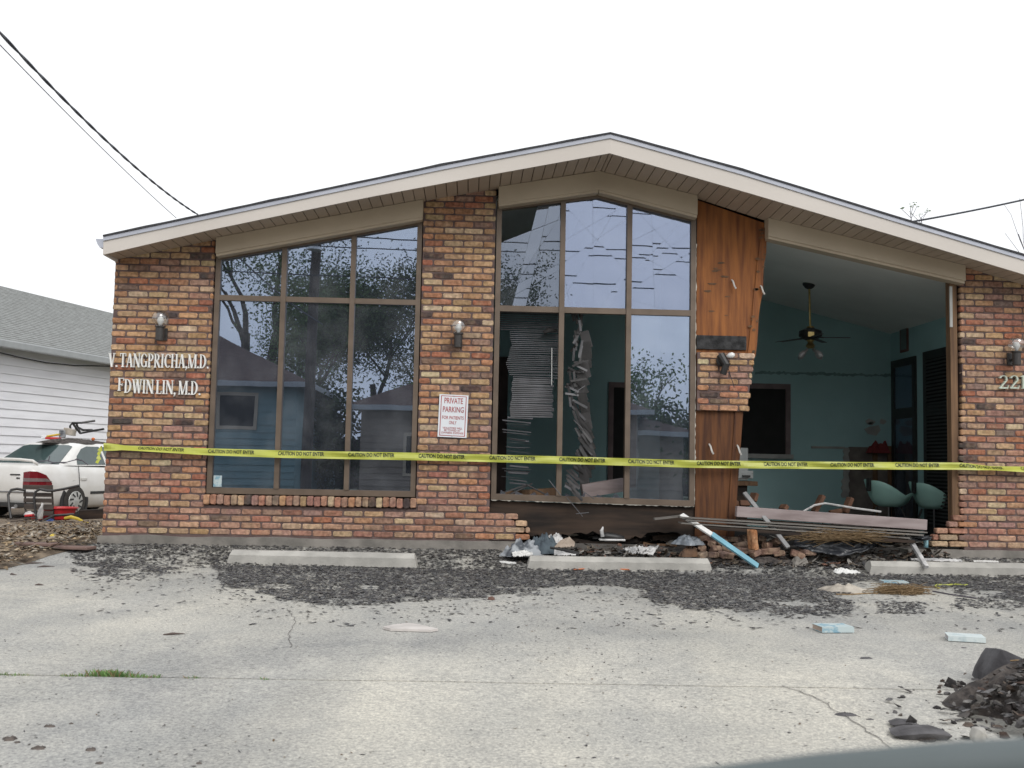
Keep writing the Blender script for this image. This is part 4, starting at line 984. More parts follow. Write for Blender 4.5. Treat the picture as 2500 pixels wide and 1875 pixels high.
def tree(name, base, h, r, seed, label, leaf_mat, nleaf, leaf_s, depth=4, lean=(0, 0, 1), group=None, spread=.55, bare=False, forks=1, lsz=.6):
    rr = random.Random(seed); t = thing(name, base, label, 'tree', group); mb = MB(); tips = []
    for k in range(forks):
        d = Vector(lean)+Vector((rr.uniform(-.2, .2), rr.uniform(-.1, .1), 0))*(forks > 1)
        grow(mb, Vector(base)+Vector((.1*k, 0, 0)), d.normalized(), h, r, depth, rr, tips, .2, spread)
    mb.build('trunk', M_BARK if not bare else M_TWIG, t, fix=False)
    if nleaf and tips:
        lf = MB(); per = max(1, nleaf//len(tips))
        for tp in tips:
            cl = rr.uniform(.3, 1.4)
            for _ in range(int(per*cl)):
                o_ = tp+Vector((rr.gauss(0, lsz), rr.gauss(0, lsz), rr.gauss(0, lsz*.75))); s_ = leaf_s*rr.uniform(.6, 1.3)
                u = Vector((rr.gauss(0, 1), rr.gauss(0, 1), rr.gauss(0, 1))).normalized(); v_ = u.orthogonal().normalized()
                lf.face([o_-u*s_, o_-v_*s_*.5, o_+u*s_, o_+v_*s_*.5])
        lf.build('crown', leaf_mat, t, fix=False)
    return t
p_ = at((2490, 650), 11)
tree('bare_tree', (p_.x, 11, 0), 4.0, .055, 5, 'bare branching tree rising behind the right end of the roof', None, 0, 0, depth=3, lean=(.02, 0, 1), bare=True, spread=.3)
# twigs that show over the roof
# ================================================================== across the street (seen reflected in the glass)
def mir(uv, D): p = at(uv, D); return Vector((p.x, -D, p.z))
def house(xl, xr, yf, yback, z0, zeave, rise, wall, name, label, wins, trimm=M_GUTTER):
    t = thing(name, ((xl+xr)/2, yf, z0), label, 'house'); q = MB(); q.box(xl, xr, yback, yf, z0, zeave)
    q.build('wall', wall, t)
    q = MB(); nb = int((zeave-z0-.4)/.2)
    for k in range(nb):
        z = z0+.4+k*.2; q.mesh([(xl-.004, yf+.002, z), (xr+.004, yf+.002, z), (xr+.004, yf+.03, z), (xl-.004, yf+.03, z), (xl-.004, yf+.002, z+.195), (xr+.004, yf+.002, z+.195), (xr+.004, yf+.008, z+.195), (xl-.004, yf+.008, z+.195)], MB.BF)
    q.build('siding', wall, t)
    e = .45; a, b, c_, d = (xl-e, yf+e, zeave), (xr+e, yf+e, zeave), (xr+e, yback-e, zeave), (xl-e, yback-e, zeave); h_ = min(xr-xl, yf-yback)/2
    r0, r1_ = Vector((xl+h_, (yf+yback)/2, zeave+rise)), Vector((xr-h_, (yf+yback)/2, zeave+rise))
    if r0.x > r1_.x-.1: m_ = (xl+xr)/2; r0 = Vector((m_-.1, r0.y, r0.z)); r1_ = Vector((m_+.1, r1_.y, r1_.z))
    q = MB(); q.mesh([a, b, c_, d, r0, r1_], [(0, 1, 5, 4), (1, 2, 5), (2, 3, 4, 5), (3, 0, 4), (3, 2, 1, 0)]); q.build('roof', M_BROOF, t)
    q = MB(); q.box(xl-e-.02, xr+e+.02, yf+e, yf+e+.03, zeave-.14, zeave+.02); q.box(xr+e, xr+e+.03, yback-e, yf+e-.002, zeave-.14, zeave+.02); q.build('gutter', trimm, t)
    for (wx0, wx1, wz0, wz1) in wins:
        f = MB(); f.box(wx0-.1, wx1+.1, yf+.02, yf+.06, wz0-.1, wz1+.1); fo = f.build('window', M_TRIM, t); f = MB(); f.box(wx0, wx1, yf+.055, yf+.066, wz0, wz1); f.build('pane', M_DARK, fo)
    return t
GRD = -.32
c1 = mir(z4(800, 130), 20.5); zE = c1.z; zt0, zt1 = mir(z4(420, 500), 20.5), mir(z4(130, 230), 20.5)
house(c1.x-9.5, c1.x, -20.5, -30, GRD, zE, 2.5, M_TSIDE, 'teal_house', 'teal sided house across the street, reflected in the left window', [(zt1.x, zt0.x, zt0.z, zt1.z), (zt1.x-3.2, zt0.x-3.2, zt0.z, zt1.z)])
c2_ = mir(z4(1360, 320), 23)
house(c2_.x, c2_.x+9, -23, -31, GRD, c2_.z, 2.0, M_TANW, 'tan_house', 'low tan house with brown roof, reflected low in the left window', [(c2_.x+1.5, c2_.x+2.8, .5, 1.7)])
pb = mir(z3(930, 800), 17.0)
up_ = thing('utility_pole', (pb.x, pb.y, GRD), 'dark utility pole with lamp, reflected in the left window', 'utility pole')
q = MB(); q.tube([(pb.x, pb.y, GRD), (pb.x+.05, pb.y, 5), (pb.x+.12, pb.y, 10.5)], [.15, .135, .11], 12); q.build('pole', M_BARK, up_)
q = MB(); pl = mir(z3(948, 452), 16.4); q.lathe([(.2, -.02), (.17, .05), (.07, .12), (.03, .16)], 14, pl); q.build('lamp_dish', M_WHITE, up_)
q = MB(); q.tube([(pb.x+.08, pb.y, pl.z+.25), (pl.x, pl.y+.1, pl.z+.3), (pl.x, pl.y, pl.z+.13)], .025, 6); q.build('lamp_arm', M_STEEL, up_)
TG = 'trees across the street seen in the glass'
def rtree(uv, D, **k): b_ = mir(uv, D); return tree('street_tree', (b_.x, -D, GRD), group=TG, **k)
rtree(z3(440, 1300), 33, h=6.5, r=.30, seed=21, label='tall forked tree behind the teal house, reflected in the left window', leaf_mat=M_LEAF, nleaf=9000, leaf_s=.075, depth=4, forks=2, spread=.4, lsz=.5)
rtree(z3(980, 1300), 31, h=4.0, r=.2, seed=5, label='dense green tree behind the pole, reflected in the left window', leaf_mat=M_LEAFL, nleaf=30000, leaf_s=.07, depth=4, spread=.6, lsz=.75)
rtree(z3(1520, 1300), 32, h=4.4, r=.22, seed=12, label='dense dark tree reflected at the right of the left window', leaf_mat=M_LEAF, nleaf=30000, leaf_s=.07, depth=4, spread=.62, lsz=.75)
rtree(z5(480, 1400), 30, h=4.2, r=.22, seed=31, label='tree reflected in the broken upper left pane of the middle window', leaf_mat=M_LEAF, nleaf=26000, leaf_s=.07, depth=4, spread=.6, lsz=.65)
rtree(z6(1580, 1000), 27, h=2.3, r=.20, seed=8, label='slim leaning tree reflected in the lower right pane of the middle window', leaf_mat=M_LEAFL, nleaf=3600, leaf_s=.075, depth=4, lean=(-.5, 0, 1), spread=.33, lsz=.4, forks=2)
c3 = mir(z6(1640, 1000), 24)
house(c3.x-9.5, c3.x, -24, -32, GRD, c3.z, 1.5, M_TANW, 'grey_house', 'low house with sloping roof, reflected in the lower right pane', [(c3.x-3, c3.x-1.8, .4, 1.5)])
wf = thing('wooden_fence', (5, -33, GRD), 'long grey wooden fence behind the houses across the street', 'fence')
for i in range(9):
    q = MB(); q.box(-16+i*4+.01, -12+i*4-.01, -33.03, -33, GRD, 1.75+.05*(i % 3)); q.build('fence_panel', M_SLATW, wf)
for i, (x_, D) in enumerate(((-2.0, 25), (1.2, 26), (4.0, 27), (6.6, 28), (9.5, 26))):
    tree('bush', (x_, -D, GRD), 1.7, .07, 50+i, 'round bush between the houses across the street', M_LEAFL if i % 2 else M_LEAF, 9000, .10, depth=3, group='bushes across the street', spread=.8, lsz=.7)
for i, (uv, D, r) in enumerate(((z5(900, 660), 16, .014), (z5(900, 985), 16, .018), (z5(900, 1065), 16, .016), (z5(900, 1285), 16, .018))):
    p_ = mir(uv, D); sag_wire((p_.x-22, -D, p_.z+1.0-.1*i), (p_.x+22, -D, p_.z+.2+.15*i), r, .5, 'street_wire', 'overhead wire across the street, reflected in the cracked panes', group='street wires seen only in the glass')

# ================================================================== white neighbour house on the left
S0 = at((-10, 1100), 11.6); ang = math.radians(15); hd_ = Vector((math.sin(ang), math.cos(ang), 0)); nrm = Vector((math.cos(ang), -math.sin(ang), 0))
S0 = Vector((S0.x, S0.y, -.33))
def zhit(uv, base, off=0):                                    # pixel -> point on the house's long wall plane
    d = ray(*uv); o = base+nrm*off; t = (o-CAM).dot(nrm)/d.dot(nrm); return CAM+d*t
eav = zhit((0, 838), S0, .35); eavz = eav.z; rdg = zhit((0, 701), S0-nrm*3.2); rdz = rdg.z
nh = thing('white_house', S0, 'white sided low house with grey shingle roof behind the parked car', 'house')
H0, H1 = -7.0, 13.0
def hp(s, off, z): p = S0+hd_*s+nrm*off; return Vector((p.x, p.y, z))
q = MB(); q.mesh([hp(H0, 0, -.4), hp(H1, 0, -.4), hp(H1, -6.4, -.4), hp(H0, -6.4, -.4), hp(H0, 0, eavz), hp(H1, 0, eavz), hp(H1, -6.4, eavz), hp(H0, -6.4, eavz)], MB.BF); q.build('wall', M_SIDING, nh)
q = MB(); z = -.2; pit = .185
while z+pit < eavz+.02:
    q.mesh([hp(H0, .004, z), hp(H1, .004, z), hp(H1, .034, z), hp(H0, .034, z), hp(H0, .004, z+pit-.004), hp(H1, .004, z+pit-.004), hp(H1, .010, z+pit-.004), hp(H0, .010, z+pit-.004)], MB.BF); z += pit
q.build('siding', M_SIDING, nh)
q = MB(); nr = 34
for k in range(nr):                                           # shingle courses
    f0, f1 = k/nr, (k+1)/nr; o0, o1 = .5-3.7*f0, .5-3.7*f1; za, zb_ = eavz+.03+(rdz-eavz)*f0, eavz+.03+(rdz-eavz)*f1
    q.mesh([hp(H0-.3, o0, za), hp(H1+.3, o0, za), hp(H1+.3, o1, zb_), hp(H0-.3, o1, zb_), hp(H0-.3, o0, za+.022), hp(H1+.3, o0, za+.022), hp(H1+.3, o1, zb_+.006), hp(H0-.3, o1, zb_+.006)], MB.BF)
q.mesh([hp(H0-.3, -3.2, rdz), hp(H1+.3, -3.2, rdz), hp(H1+.3, -6.9, eavz), hp(H0-.3, -6.9, eavz)], [(0, 1, 2, 3)])
q.build('roof', M_GREYROOF, nh)
q = MB(); q.mesh([hp(H0-.3, .03, eavz-.02), hp(H1+.3, .03, eavz-.02), hp(H1+.3, .49, eavz-.02), hp(H0-.3, .49, eavz-.02), hp(H0-.3, .03, eavz+.02), hp(H1+.3, .03, eavz+.02), hp(H1+.3, .49, eavz+.02), hp(H0-.3, .49, eavz+.02)], MB.BF); q.build('soffit', M_GUTTER, nh)
q = MB(); q.mesh([hp(H0-.3, .495, eavz-.10), hp(H1+.3, .495, eavz-.10), hp(H1+.3, .60, eavz-.10), hp(H0-.3, .60, eavz-.10), hp(H0-.3, .495, eavz+.05), hp(H1+.3, .495, eavz+.05), hp(H1+.3, .62, eavz+.05), hp(H0-.3, .62, eavz+.05)], MB.BF); q.build('gutter', M_GUTTER, nh, bevel=.02)
q = MB(); cp = [zhit(z1(x, y), S0, .1) for x, y in ((-300, 1240), (0, 1288), (200, 1335), (400, 1375), (650, 1400), (800, 1402), (1000, 1408))]; q.tube(cp, .014, 6)
tag(q.build('house_cable', M_WIRE), 'black cable sagging under the eave of the white house', 'cable')

# ================================================================== parked white car
car_o = at((172, 1266), 8.9); ca_ = math.radians(90-17)
R_ = Matrix.Rotation(ca_, 3, 'Z'); rw_loc = R_ @ Vector((1.0, -.80, 0)); CARL = Vector((car_o.x-rw_loc.x, car_o.y-rw_loc.y, car_o.z))
car = thing('parked_car', CARL, 'dirty white parked sedan seen from its rear corner beside the brick office', 'car', None, ca_)
ST = [(0, .70, .40, .90), (.05, .80, .30, .965), (.22, .855, .22, .985), (.7, .87, .20, .985), (1.0, .875, .19, .975), (1.6, .88, .18, .96), (2.6, .88, .18, .94), (3.4, .87, .19, .92), (4.1, .83, .22, .82), (4.5, .75, .3, .72), (4.62, .66, .38, .62)]
q = MB(); half = []
for x, hw, zb_, zt in ST:
    h = zt-zb_; pr = [(0, zb_), (hw*.86, zb_), (hw*.96, zb_+.06), (hw, zb_+h*.30), (hw*1.005, zb_+h*.55), (hw*.985, zb_+h*.78), (hw*.93, zt-.035), (hw*.85, zt-.005), (hw*.5, zt+.012), (0, zt+.018)]
    half.append([(x, -y, z) for y, z in pr]+[(x, y, z) for y, z in reversed(pr[1:-1])])
n = len(half[0])
for hpts in half: q.v += [Vector(p) for p in hpts]
for i in range(len(half)-1):
    for k in range(n): q.f.append((i*n+k, i*n+(k+1) % n, (i+1)*n+(k+1) % n, (i+1)*n+k)); q.m.append(0); q.c.append(None)
q.f.append(tuple(range(n))); q.m.append(0); q.c.append(None); q.f.append(tuple((len(half)-1)*n+k for k in range(n))); q.m.append(0); q.c.append(None)
q.build('body', M_CARW, car, local=True, smooth=True)
# greenhouse, lofted from belt to roof
def gh(t):                                                    # outline at height fraction t
    xr, xf, hw = .72+(1.36-.72)*t, 3.45+(2.62-3.45)*t, .80+(.60-.80)*t; z = .965+(1.355-.965)*t; o = []
    for sx_, sy in ((xr, -1), (xf, -1), (xf, 1), (xr, 1)): pass
    r = .12
    for (x, y, a0) in ((xr, -hw, 180), (xf, -hw, 270), (xf, hw, 0), (xr, hw, 90)):
        cx_ = x+(r if x == xr else -r); cy = y+(r if y < 0 else -r)
        for k in range(5): a = math.radians(a0+90*k/4); o.append((cx_+r*math.cos(a), cy+r*math.sin(a), z))
    return o
q = MB(); lv = [gh(t) for t in (0, .35, .7, 1)]
top = [(p[0]*.94+2.0*.06, p[1]*.86, 1.385) for p in lv[-1]]; top2 = [(p[0]*.8+2.0*.2, p[1]*.6, 1.40) for p in lv[-1]]
lv += [top, top2]; n = len(lv[0])
for L_ in lv: q.v += [Vector(p) for p in L_]
for i in range(len(lv)-1):
    for k in range(n): q.f.append((i*n+k, i*n+(k+1) % n, (i+1)*n+(k+1) % n, (i+1)*n+k)); q.m.append(0); q.c.append(None)
q.f.append(tuple((len(lv)-1)*n+k for k in range(n))); q.m.append(0); q.c.append(None)
q.build('cabin', M_CARW, car, local=True, smooth=True)
def side(x, t, s_, out=.006): hw = .80-.20*t+out; return (x, s_*hw, .965+.39*t)
for s_ in (-1, 1):
    for pts in ([(1.12, .06), (1.95, .06), (1.95, .93), (1.58, .93), (1.40, .80), (1.20, .45)], [(2.03, .06), (3.15, .06), (2.60, .93), (2.03, .93)]):
        q = MB(); A = [side(x, t, s_, .008) for x, t in pts]; Bq = [side(x, t, s_, -.02) for x, t in pts]; n = len(A)
        q.mesh(A+Bq, [tuple(range(n)), tuple(reversed(range(n, 2*n)))]+[(i, i+n, (i+1) % n+n, (i+1) % n) for i in range(n)]); q.build('side_window', M_CARGLASS, car, local=True)
    q = MB(); q.box(1.14, 1.30, s_*.885-.008, s_*.885+.008, .70, .75); q.build('door_handle', M_CARW, car, local=True, bevel=.006)
    q = MB(); q.box(1.42, 3.0, s_*.880-.012, s_*.880+.012, .44, .49); q.build('side_moulding', M_CARTRIM, car, local=True, bevel=.004)
    for x in (1.08, 2.0, 3.05):
        q = MB(); q.tube([(x+(.0 if x > 1.5 else .04), s_*.818, .97), (x+.01, s_*.872, .80), (x+.02, s_*.8835, .6), (x+.05*(x < 1.5)+.02, s_*.882, .35)], .006, 5); q.build('door_seam', M_CARTRIM, car, local=True)
    RB = [(-.014, .58), (-.014, .71), (.04, .826), (.2, .878), (.34, .892)]
    def ribbon(zb__, zt__, off):
        q = MB(); n = len(RB); P = [(x-off, (y+off)*s_) for x, y in RB]; I = [(x+.05, (y-.06)*s_) for x, y in RB]
        vs = [(x, y, z) for (x, y), z in zip(P, zb__)]+[(x, y, z) for (x, y), z in zip(P, zt__)]+[(x, y, z) for (x, y), z in zip(I, zb__)]+[(x, y, z) for (x, y), z in zip(I, zt__)]
        q.mesh(vs, [(i, i+1, i+1+n, i+n) for i in range(n-1)]+[(i+n, i+1+n, i+1+3*n, i+3*n) for i in range(n-1)]+[(i, i+2*n, i+1+2*n, i+1) for i in range(n-1)]+[(0, n, 3*n, 2*n), (n-1, 3*n-1, 4*n-1, 2*n-1)]); return q
    tl = ribbon([.57]*5, [.845, .865, .86, .80, .66], .004).build('tail_light', M_TAIL, car, local=True)
    ribbon([.685]*5, [.745, .745, .745, .74, .688], .010).build('reversing_strip', M_TAILG, tl, local=True)
    for xw in (1.0, 3.72):
        q = MB(); N = 28
        q.lathe([(.385, -.004), (.385, .012), (.33, .014), (.33, -.004)], N, (xw, s_*.868, .315), ax='y'); q.build('wheel_arch', M_CARTRIM, car, local=True)
        q = MB(); q.lathe([(.17, -.09), (.27, -.10), (.305, -.08), (.31, 0), (.305, .08), (.27, .10), (.2, .095)], N, (xw, s_*.79, .31), ax='y'); w_ = q.build('wheel', M_TYRE, car, local=True, smooth=True)
        q = MB(); yo = s_*.888; q.lathe([(.195, 0), (.19, s_*.008), (.05, s_*.022), (.02, s_*.024)], N, (xw, yo, .31), ax='y'); q.build('hubcap', M_HUB, w_, local=True)
        for k in range(9):
            a = 2*PI*k/9; q = MB(); c_ = Vector((xw+.13*math.cos(a), yo+s_*.017, .31+.13*math.sin(a))); u = Vector((math.cos(a+.4), 0, math.sin(a+.4))); v_ = Vector((-math.sin(a+.4), 0, math.cos(a+.4)))
            q.obox(c_, u*.045, v_*.015, Vector((0, .004, 0))); q.build('hubcap_slot', M_CARTRIM, w_, local=True)
q = MB()
def rear(u, t, out): x = .72+.64*t-out*.9; return (x, u*(.80-.20*t), .965+.39*t+out*.5)
A = [rear(u, t, .012) for u, t in ((-.86, .06), (.86, .06), (.86, .90), (.7, .96), (-.7, .96), (-.86, .90))]; Bq = [rear(u, t, -.03) for u, t in ((-.86, .06), (.86, .06), (.86, .90), (.7, .96), (-.7, .96), (-.86, .90))]
q.mesh(A+Bq, [tuple(range(6)), tuple(reversed(range(6, 12)))]+[(i, i+6, (i+1) % 6+6, (i+1) % 6) for i in range(6)]); q.build('rear_window', M_CARGLASS, car, local=True)
q = MB(); A = [(3.47, -.70, .975), (3.47, .70, .975), (2.66, .53, 1.345), (2.66, -.53, 1.345)]; q.mesh(A+[(x-.04, y, z-.02) for x, y, z in A], MB.BF); q.build('windscreen', M_CARGLASS, car, local=True)
q = MB(); q.tube([(.16, -.72, .985), (.10, -.66, 1.045), (.08, -.4, 1.065), (.07, 0, 1.07), (.08, .4, 1.065), (.10, .66, 1.045), (.16, .72, .985)], .026, 8); q.build('boot_spoiler', M_CARW, car, local=True, smooth=True)
q = MB(); q.tube([(-.012, y, .50) for y in (-.80, -.4, 0, .4, .80)], .012, 6); q.build('bumper_seam', mat('seam_grey', (.25, .25, .25)), car, local=True)
q = MB(); q.box(-.02, .3, -.74, .74, .24, .31); q.build('bumper_skirt', M_CARTRIM, car, local=True)
q = MB(); q.tube([(-.04, -.47, .25), (.3, -.47, .25)], .035, 10); q.build('exhaust_pipe', M_STEEL, car, local=True)
for y0, y1, z in ((-.50, -.30, .79), (-.50, -.43, .73)):
    q = MB(); q.box(-.012, .03, y0, y1, z, z+.022); q.build('badge', M_CARTRIM, car, local=True)
# junk on the car roof
def heap(c, rx, ry, h, seed, jag=.5, N=18, Rn=8, ang=0):
    mb = MB(); c = Vector(c); ca2, sa2 = math.cos(ang), math.sin(ang)
    ring = []
    for j in range(Rn+1):
        f = j/Rn; row = []
        for i in range(N):
            a = 2*PI*i/N; k = 1+jag*.6*noise.noise(Vector((math.cos(a)*1.7+seed, math.sin(a)*1.7, seed*.7)))
            x, y = math.cos(a)*rx*f*k, math.sin(a)*ry*f*k
            n1 = noise.noise(Vector((x/rx*1.8+seed, y/ry*1.8, seed*1.3))); n2 = abs(noise.noise(Vector((x/rx*4+seed, y/ry*4, 9+seed))))
            n3 = abs(noise.noise(Vector((x/rx*2.6+seed*2, y/ry*5.5, 3+seed)))); z = h*((1-f**2)**.7*(.62+jag*.6*n1)+jag*(.55*n2+.6*n3)*(1-f**4))
            row.append(c+Vector((x*ca2-y*sa2, x*sa2+y*ca2, max(0, z) if j < Rn else -.004)))
        ring.append(row)
    mb.v = [p for r in ring for p in r]
    for j in range(Rn):
        for i in range(N): mb.f.append((j*N+i, j*N+(i+1) % N, (j+1)*N+(i+1) % N, (j+1)*N+i)); mb.m.append(0); mb.c.append(None)
    return mb
def carp(x, y, z): v_ = R_ @ Vector((x, y, 0)); return Vector((CARL.x+v_.x, CARL.y+v_.y, CARL.z+z))
q = heap(carp(1.95, -.12, 1.385), .8, .42, .10, 3, .9, 26, 8, ca_)
tag(q.build('leaf_heap', M_CLOD, smooth=False), 'heap of brown dead leaves lying on the white car roof', 'leaf heap')
cf = thing('broken_chair_frame', carp(2.3, -.15, 1.42), 'black tubular chair frame lying upside down on the car roof', 'chair frame')
def carpl(pts, r): mb = MB(); mb.tube([at(c4(*p), Y) for p, Y in pts], r, 6); return mb
YC = carp(2.2, -.2, 0).y
for pts in ([((960, 320), 0), ((945, 220), 0), ((980, 178), 0), ((1100, 178), .1), ((1285, 150), .2)], [((1010, 330), .2), ((1040, 190), .15), ((985, 180), 0)], [((1035, 200), .15), ((1090, 320), .2), ((1260, 285), .2), ((1405, 262), .2)], [((1045, 235), .2), ((1120, 275), .3), ((1250, 275), .3)], [((985, 190), 0), ((1085, 320), .2)]):
    carpl([(p, YC+d) for p, d in pts], .022).build('tube', M_BLACK, cf)
def bx_at(uv0, uv1, Y, dep, material, name, label, cat, bevel=.01, rot=0):
    a, b = at(c4(*uv0), Y), at(c4(*uv1), Y); q = MB(); q.obox((a+b)/2, Vector((abs(b.x-a.x)/2, 0, rot*abs(b.x-a.x)/2)), (0, dep/2, 0), (0, 0, abs(a.z-b.z)/2)); return tag(q.build(name, material, bevel=bevel), label, cat)
YK = carp(1.7, -.35, 0).y
bx_at((635, 372), (800, 405), YK, .2, M_REDP, 'red_box', 'flat red box lying on the leaf heap on the car roof', 'box')
bx_at((640, 335), (798, 362), YK, .12, M_YELP, 'yellow_toy', 'yellow toy piece lying on top of the red box', 'toy', rot=.18)
bx_at((575, 345), (690, 392), YK+.1, .15, M_SIGN, 'white_carton', 'crumpled white and blue carton left of the yellow toy', 'carton', rot=.15)
bx_at((805, 280), (880, 380), YK+.2, .06, M_CLOTHG, 'grey_board', 'upright grey board among the junk on the car roof', 'board')
bx_at((885, 255), (1000, 345), YK+.3, .2, M_BEIGE, 'pale_box', 'pale worn box under the black chair frame', 'box', rot=-.2)
q = MB(); p_ = at(c4(1258, 398), YK+.3); q.lathe([(.01, -.03), (.03, -.02), (.034, 0), (.03, .02), (.01, .03)], 10, p_); tag(q.build('orange_ball', M_ORAN, smooth=True), 'small orange ball at the front of the junk on the car roof', 'ball')
q = MB(); YB_ = carp(.9, -.6, 0).y
for pts in ([(410, 670), (520, 720), (600, 755), (730, 715), (900, 710), (1010, 680), (1100, 680), (1190, 748)], [(520, 700), (640, 690), (740, 720), (800, 735), (900, 710)], [(655, 690), (672, 625)], [(1010, 680), (1040, 660), (1090, 690)]):
    q.tube([at(c4(*p), YB_-.12) for p in pts], .009, 5)
tag(q.build('dead_branch', M_TWIG), 'thin dead branch lying over the boot and window of the white car', 'branch')

# ================================================================== broken garden chair and junk before the car
gc_o = at(c4(420, 1560), 6.2); gc = thing('garden_chair', (gc_o.x, 6.5, gc_o.z), 'broken slatted garden chair with bent tube arms in front of the white car', 'chair')
Yb = 6.7
for (v0, v1, sk) in ((1015, 1075, 0), (1118, 1172, 0), (1195, 1250, 0), (1275, 1345, 0), (1362, 1425, 0)):
    a, b = at(c4(312+(v0-1015)*.06, v0), Yb), at(c4(712+(v0-1015)*.02, v1+8), Yb); q = MB(); q.box(a.x, b.x, Yb-.012, Yb+.012, b.z, a.z); q.build('back_slat', M_SLATW, gc, bevel=.004)
for u0, u1 in ((335, 350), (700, 725)):
    q = MB(); q.tube([at(c4(u0, 1020), Yb+.03), at(c4(u1, 1500), Yb+.03)], .016, 6); q.build('back_post', M_BLACK, gc)
for pts, dy in (([(350, 1090), (230, 1070), (150, 1085), (110, 1150), (125, 1330), (150, 1470)], -.35), ([(1075, 1025), (900, 1065), (730, 1095), (640, 1095), (540, 1075), (480, 1110), (460, 1200), (480, 1380), (500, 1500)], -.1)):
    q = MB(); q.tube([at(c4(*p), Yb-.05+dy*i/len(pts)) for i, p in enumerate(pts)], .021, 8); q.build('arm_tube', M_BLACK, gc)
for k in range(5):
    a, b = at(c4(95+50*k, 1490+22*k), Yb-.5), at(c4(480, 1455+28*k), Yb-.4); q = MB(); q.bar(a, b, .07, .016, m=0); q.build('seat_slat', M_SLATW, gc)
q = MB(); q.tube([at(c4(360, 1580), Yb-.55), at(c4(560, 1510), Yb-.4), at(c4(730, 1430), Yb-.1), at(c4(1000, 1415), Yb)], .022, 8); q.build('front_rail', M_BLACK, gc)
p_ = at(c4(800, 1490), 7.0); rb0 = thing('red_tub', (p_.x, 7.0, p_.z), 'red plastic tub lying beside the broken garden chair', 'tub')
q = MB(); q.lathe([(.14, 0), (.20, .02), (.26, .19), (.29, .195), (.29, .21), (.25, .21), (.18, .03)], 24, p_); q.build('tub_shell', M_REDP, rb0)
q = MB(); q.box(p_.x-.42, p_.x-.15, 6.9, 7.05, p_.z-.01, p_.z+.11); q.build('broken_side', M_REDP, rb0, bevel=.01)
bx_at((345, 1412), (450, 1445), 6.5, .1, M_REDP, 'red_scrap', 'small red plastic scrap on the garden chair seat', 'scrap', rot=.1)
q = MB(); a = at(c4(545, 1480), 6.25); q.tube([a, a+Vector((-.01, 0, .07)), a+Vector((.0, 0, .14)), a+Vector((.015, 0, .21)), a+Vector((.02, 0, .25))], [.04, .045, .04, .018, .016], 10); tag(q.build('white_bottle', M_CLOTHW, smooth=True), 'dirty white plastic bottle standing before the garden chair', 'bottle')
q = MB(); q.tube([at(c4(*p), 6.6) for p in ((870, 1468), (960, 1450), (1050, 1475), (1150, 1520), (1200, 1530))], [.02, .03, .025, .015, .006], 6); tag(q.build('yellow_strap', M_YELP), 'yellow strap lying on the dirt right of the red tub', 'strap')
q = heap(at(c4(660, 1500), 6.6), .09, .06, .05, 6); tag(q.build('blue_rag', M_BLUEP), 'small blue rag beside the red tub', 'rag')
q = heap(at(c4(390, 1420), 6.55), .09, .06, .07, 9, .4); tag(q.build('white_bag', M_CLOTHW), 'crumpled whitish bag on the garden chair seat', 'bag')
q = MB(); a, b = at(c4(1100, 1420), 7.6), at(c4(1480, 1400), 7.6); q.bar(a, b, .2, .16); tag(q.build('dark_timber', M_BASEW, bevel=.01), 'dark timber lying on the ground under the white car', 'timber')
q = heap(gat(r5(355, 42))+Vector((0, 0, .03)), .03, .03, .03, 4, .2); tag(q.build('yellow_fruit', M_YELP, smooth=True), 'small yellow fruit lying on the leaf litter', 'fruit')
# ================================================================== rubble in front of the hole
def put(o, label, cat, group=None): return tag(o, label, cat, group)
def box_px(a, b, Ya, Yb2, wd, th, up=(0, 0, 1)): mb = MB(); mb.bar(at(a, Ya), at(b, Yb2), wd, th, up); return mb
a, b = at(r2(315, 805), -.12), at(r2(1563, 893), -.16)
pkb = thing('fallen_beam', (a+b)/2, 'long pinkish painted beam lying across the foot of the hole', 'beam')
q = MB(); q.bar(a, b, .09, .105, (0, 0, 1)); q.build('painted_face', M_PINK, pkb, bevel=.004)
q = MB(); d = Vector((0, .012, -.09)); q.bar(a+d+(b-a)*.02, b+d-(b-a)*.04, .06, .05); q.build('timber_core', M_BASEW, pkb)
a, b = at(r2(-60, 862), -.20), at(r2(1560, 962), -.24)
sf_ = thing('fallen_window_sill', (a+b)/2, 'long dark ribbed metal sill lying under the pinkish beam', 'metal sill')
for k, (dz, wd, th) in enumerate(((0.03, .12, .012), (.005, .15, .014), (-.025, .18, .012), (-.06, .16, .03))):
    q = MB(); off = Vector((.05*k*(k % 2), -.012*k, dz)); q.bar(a+off, b+off-Vector((.1*k, 0, 0)), wd, th); q.build('metal_rib' if k < 3 else 'timber_back', M_ALU if k < 3 else M_BASEW, sf_)
q = box_px(r3(1410, 212), r3(1640, 186), -.1, -.05, .05, .02); put(q.build('bent_metal_strip', M_ALU), 'bent light metal strip poking out below the middle window', 'metal strip')
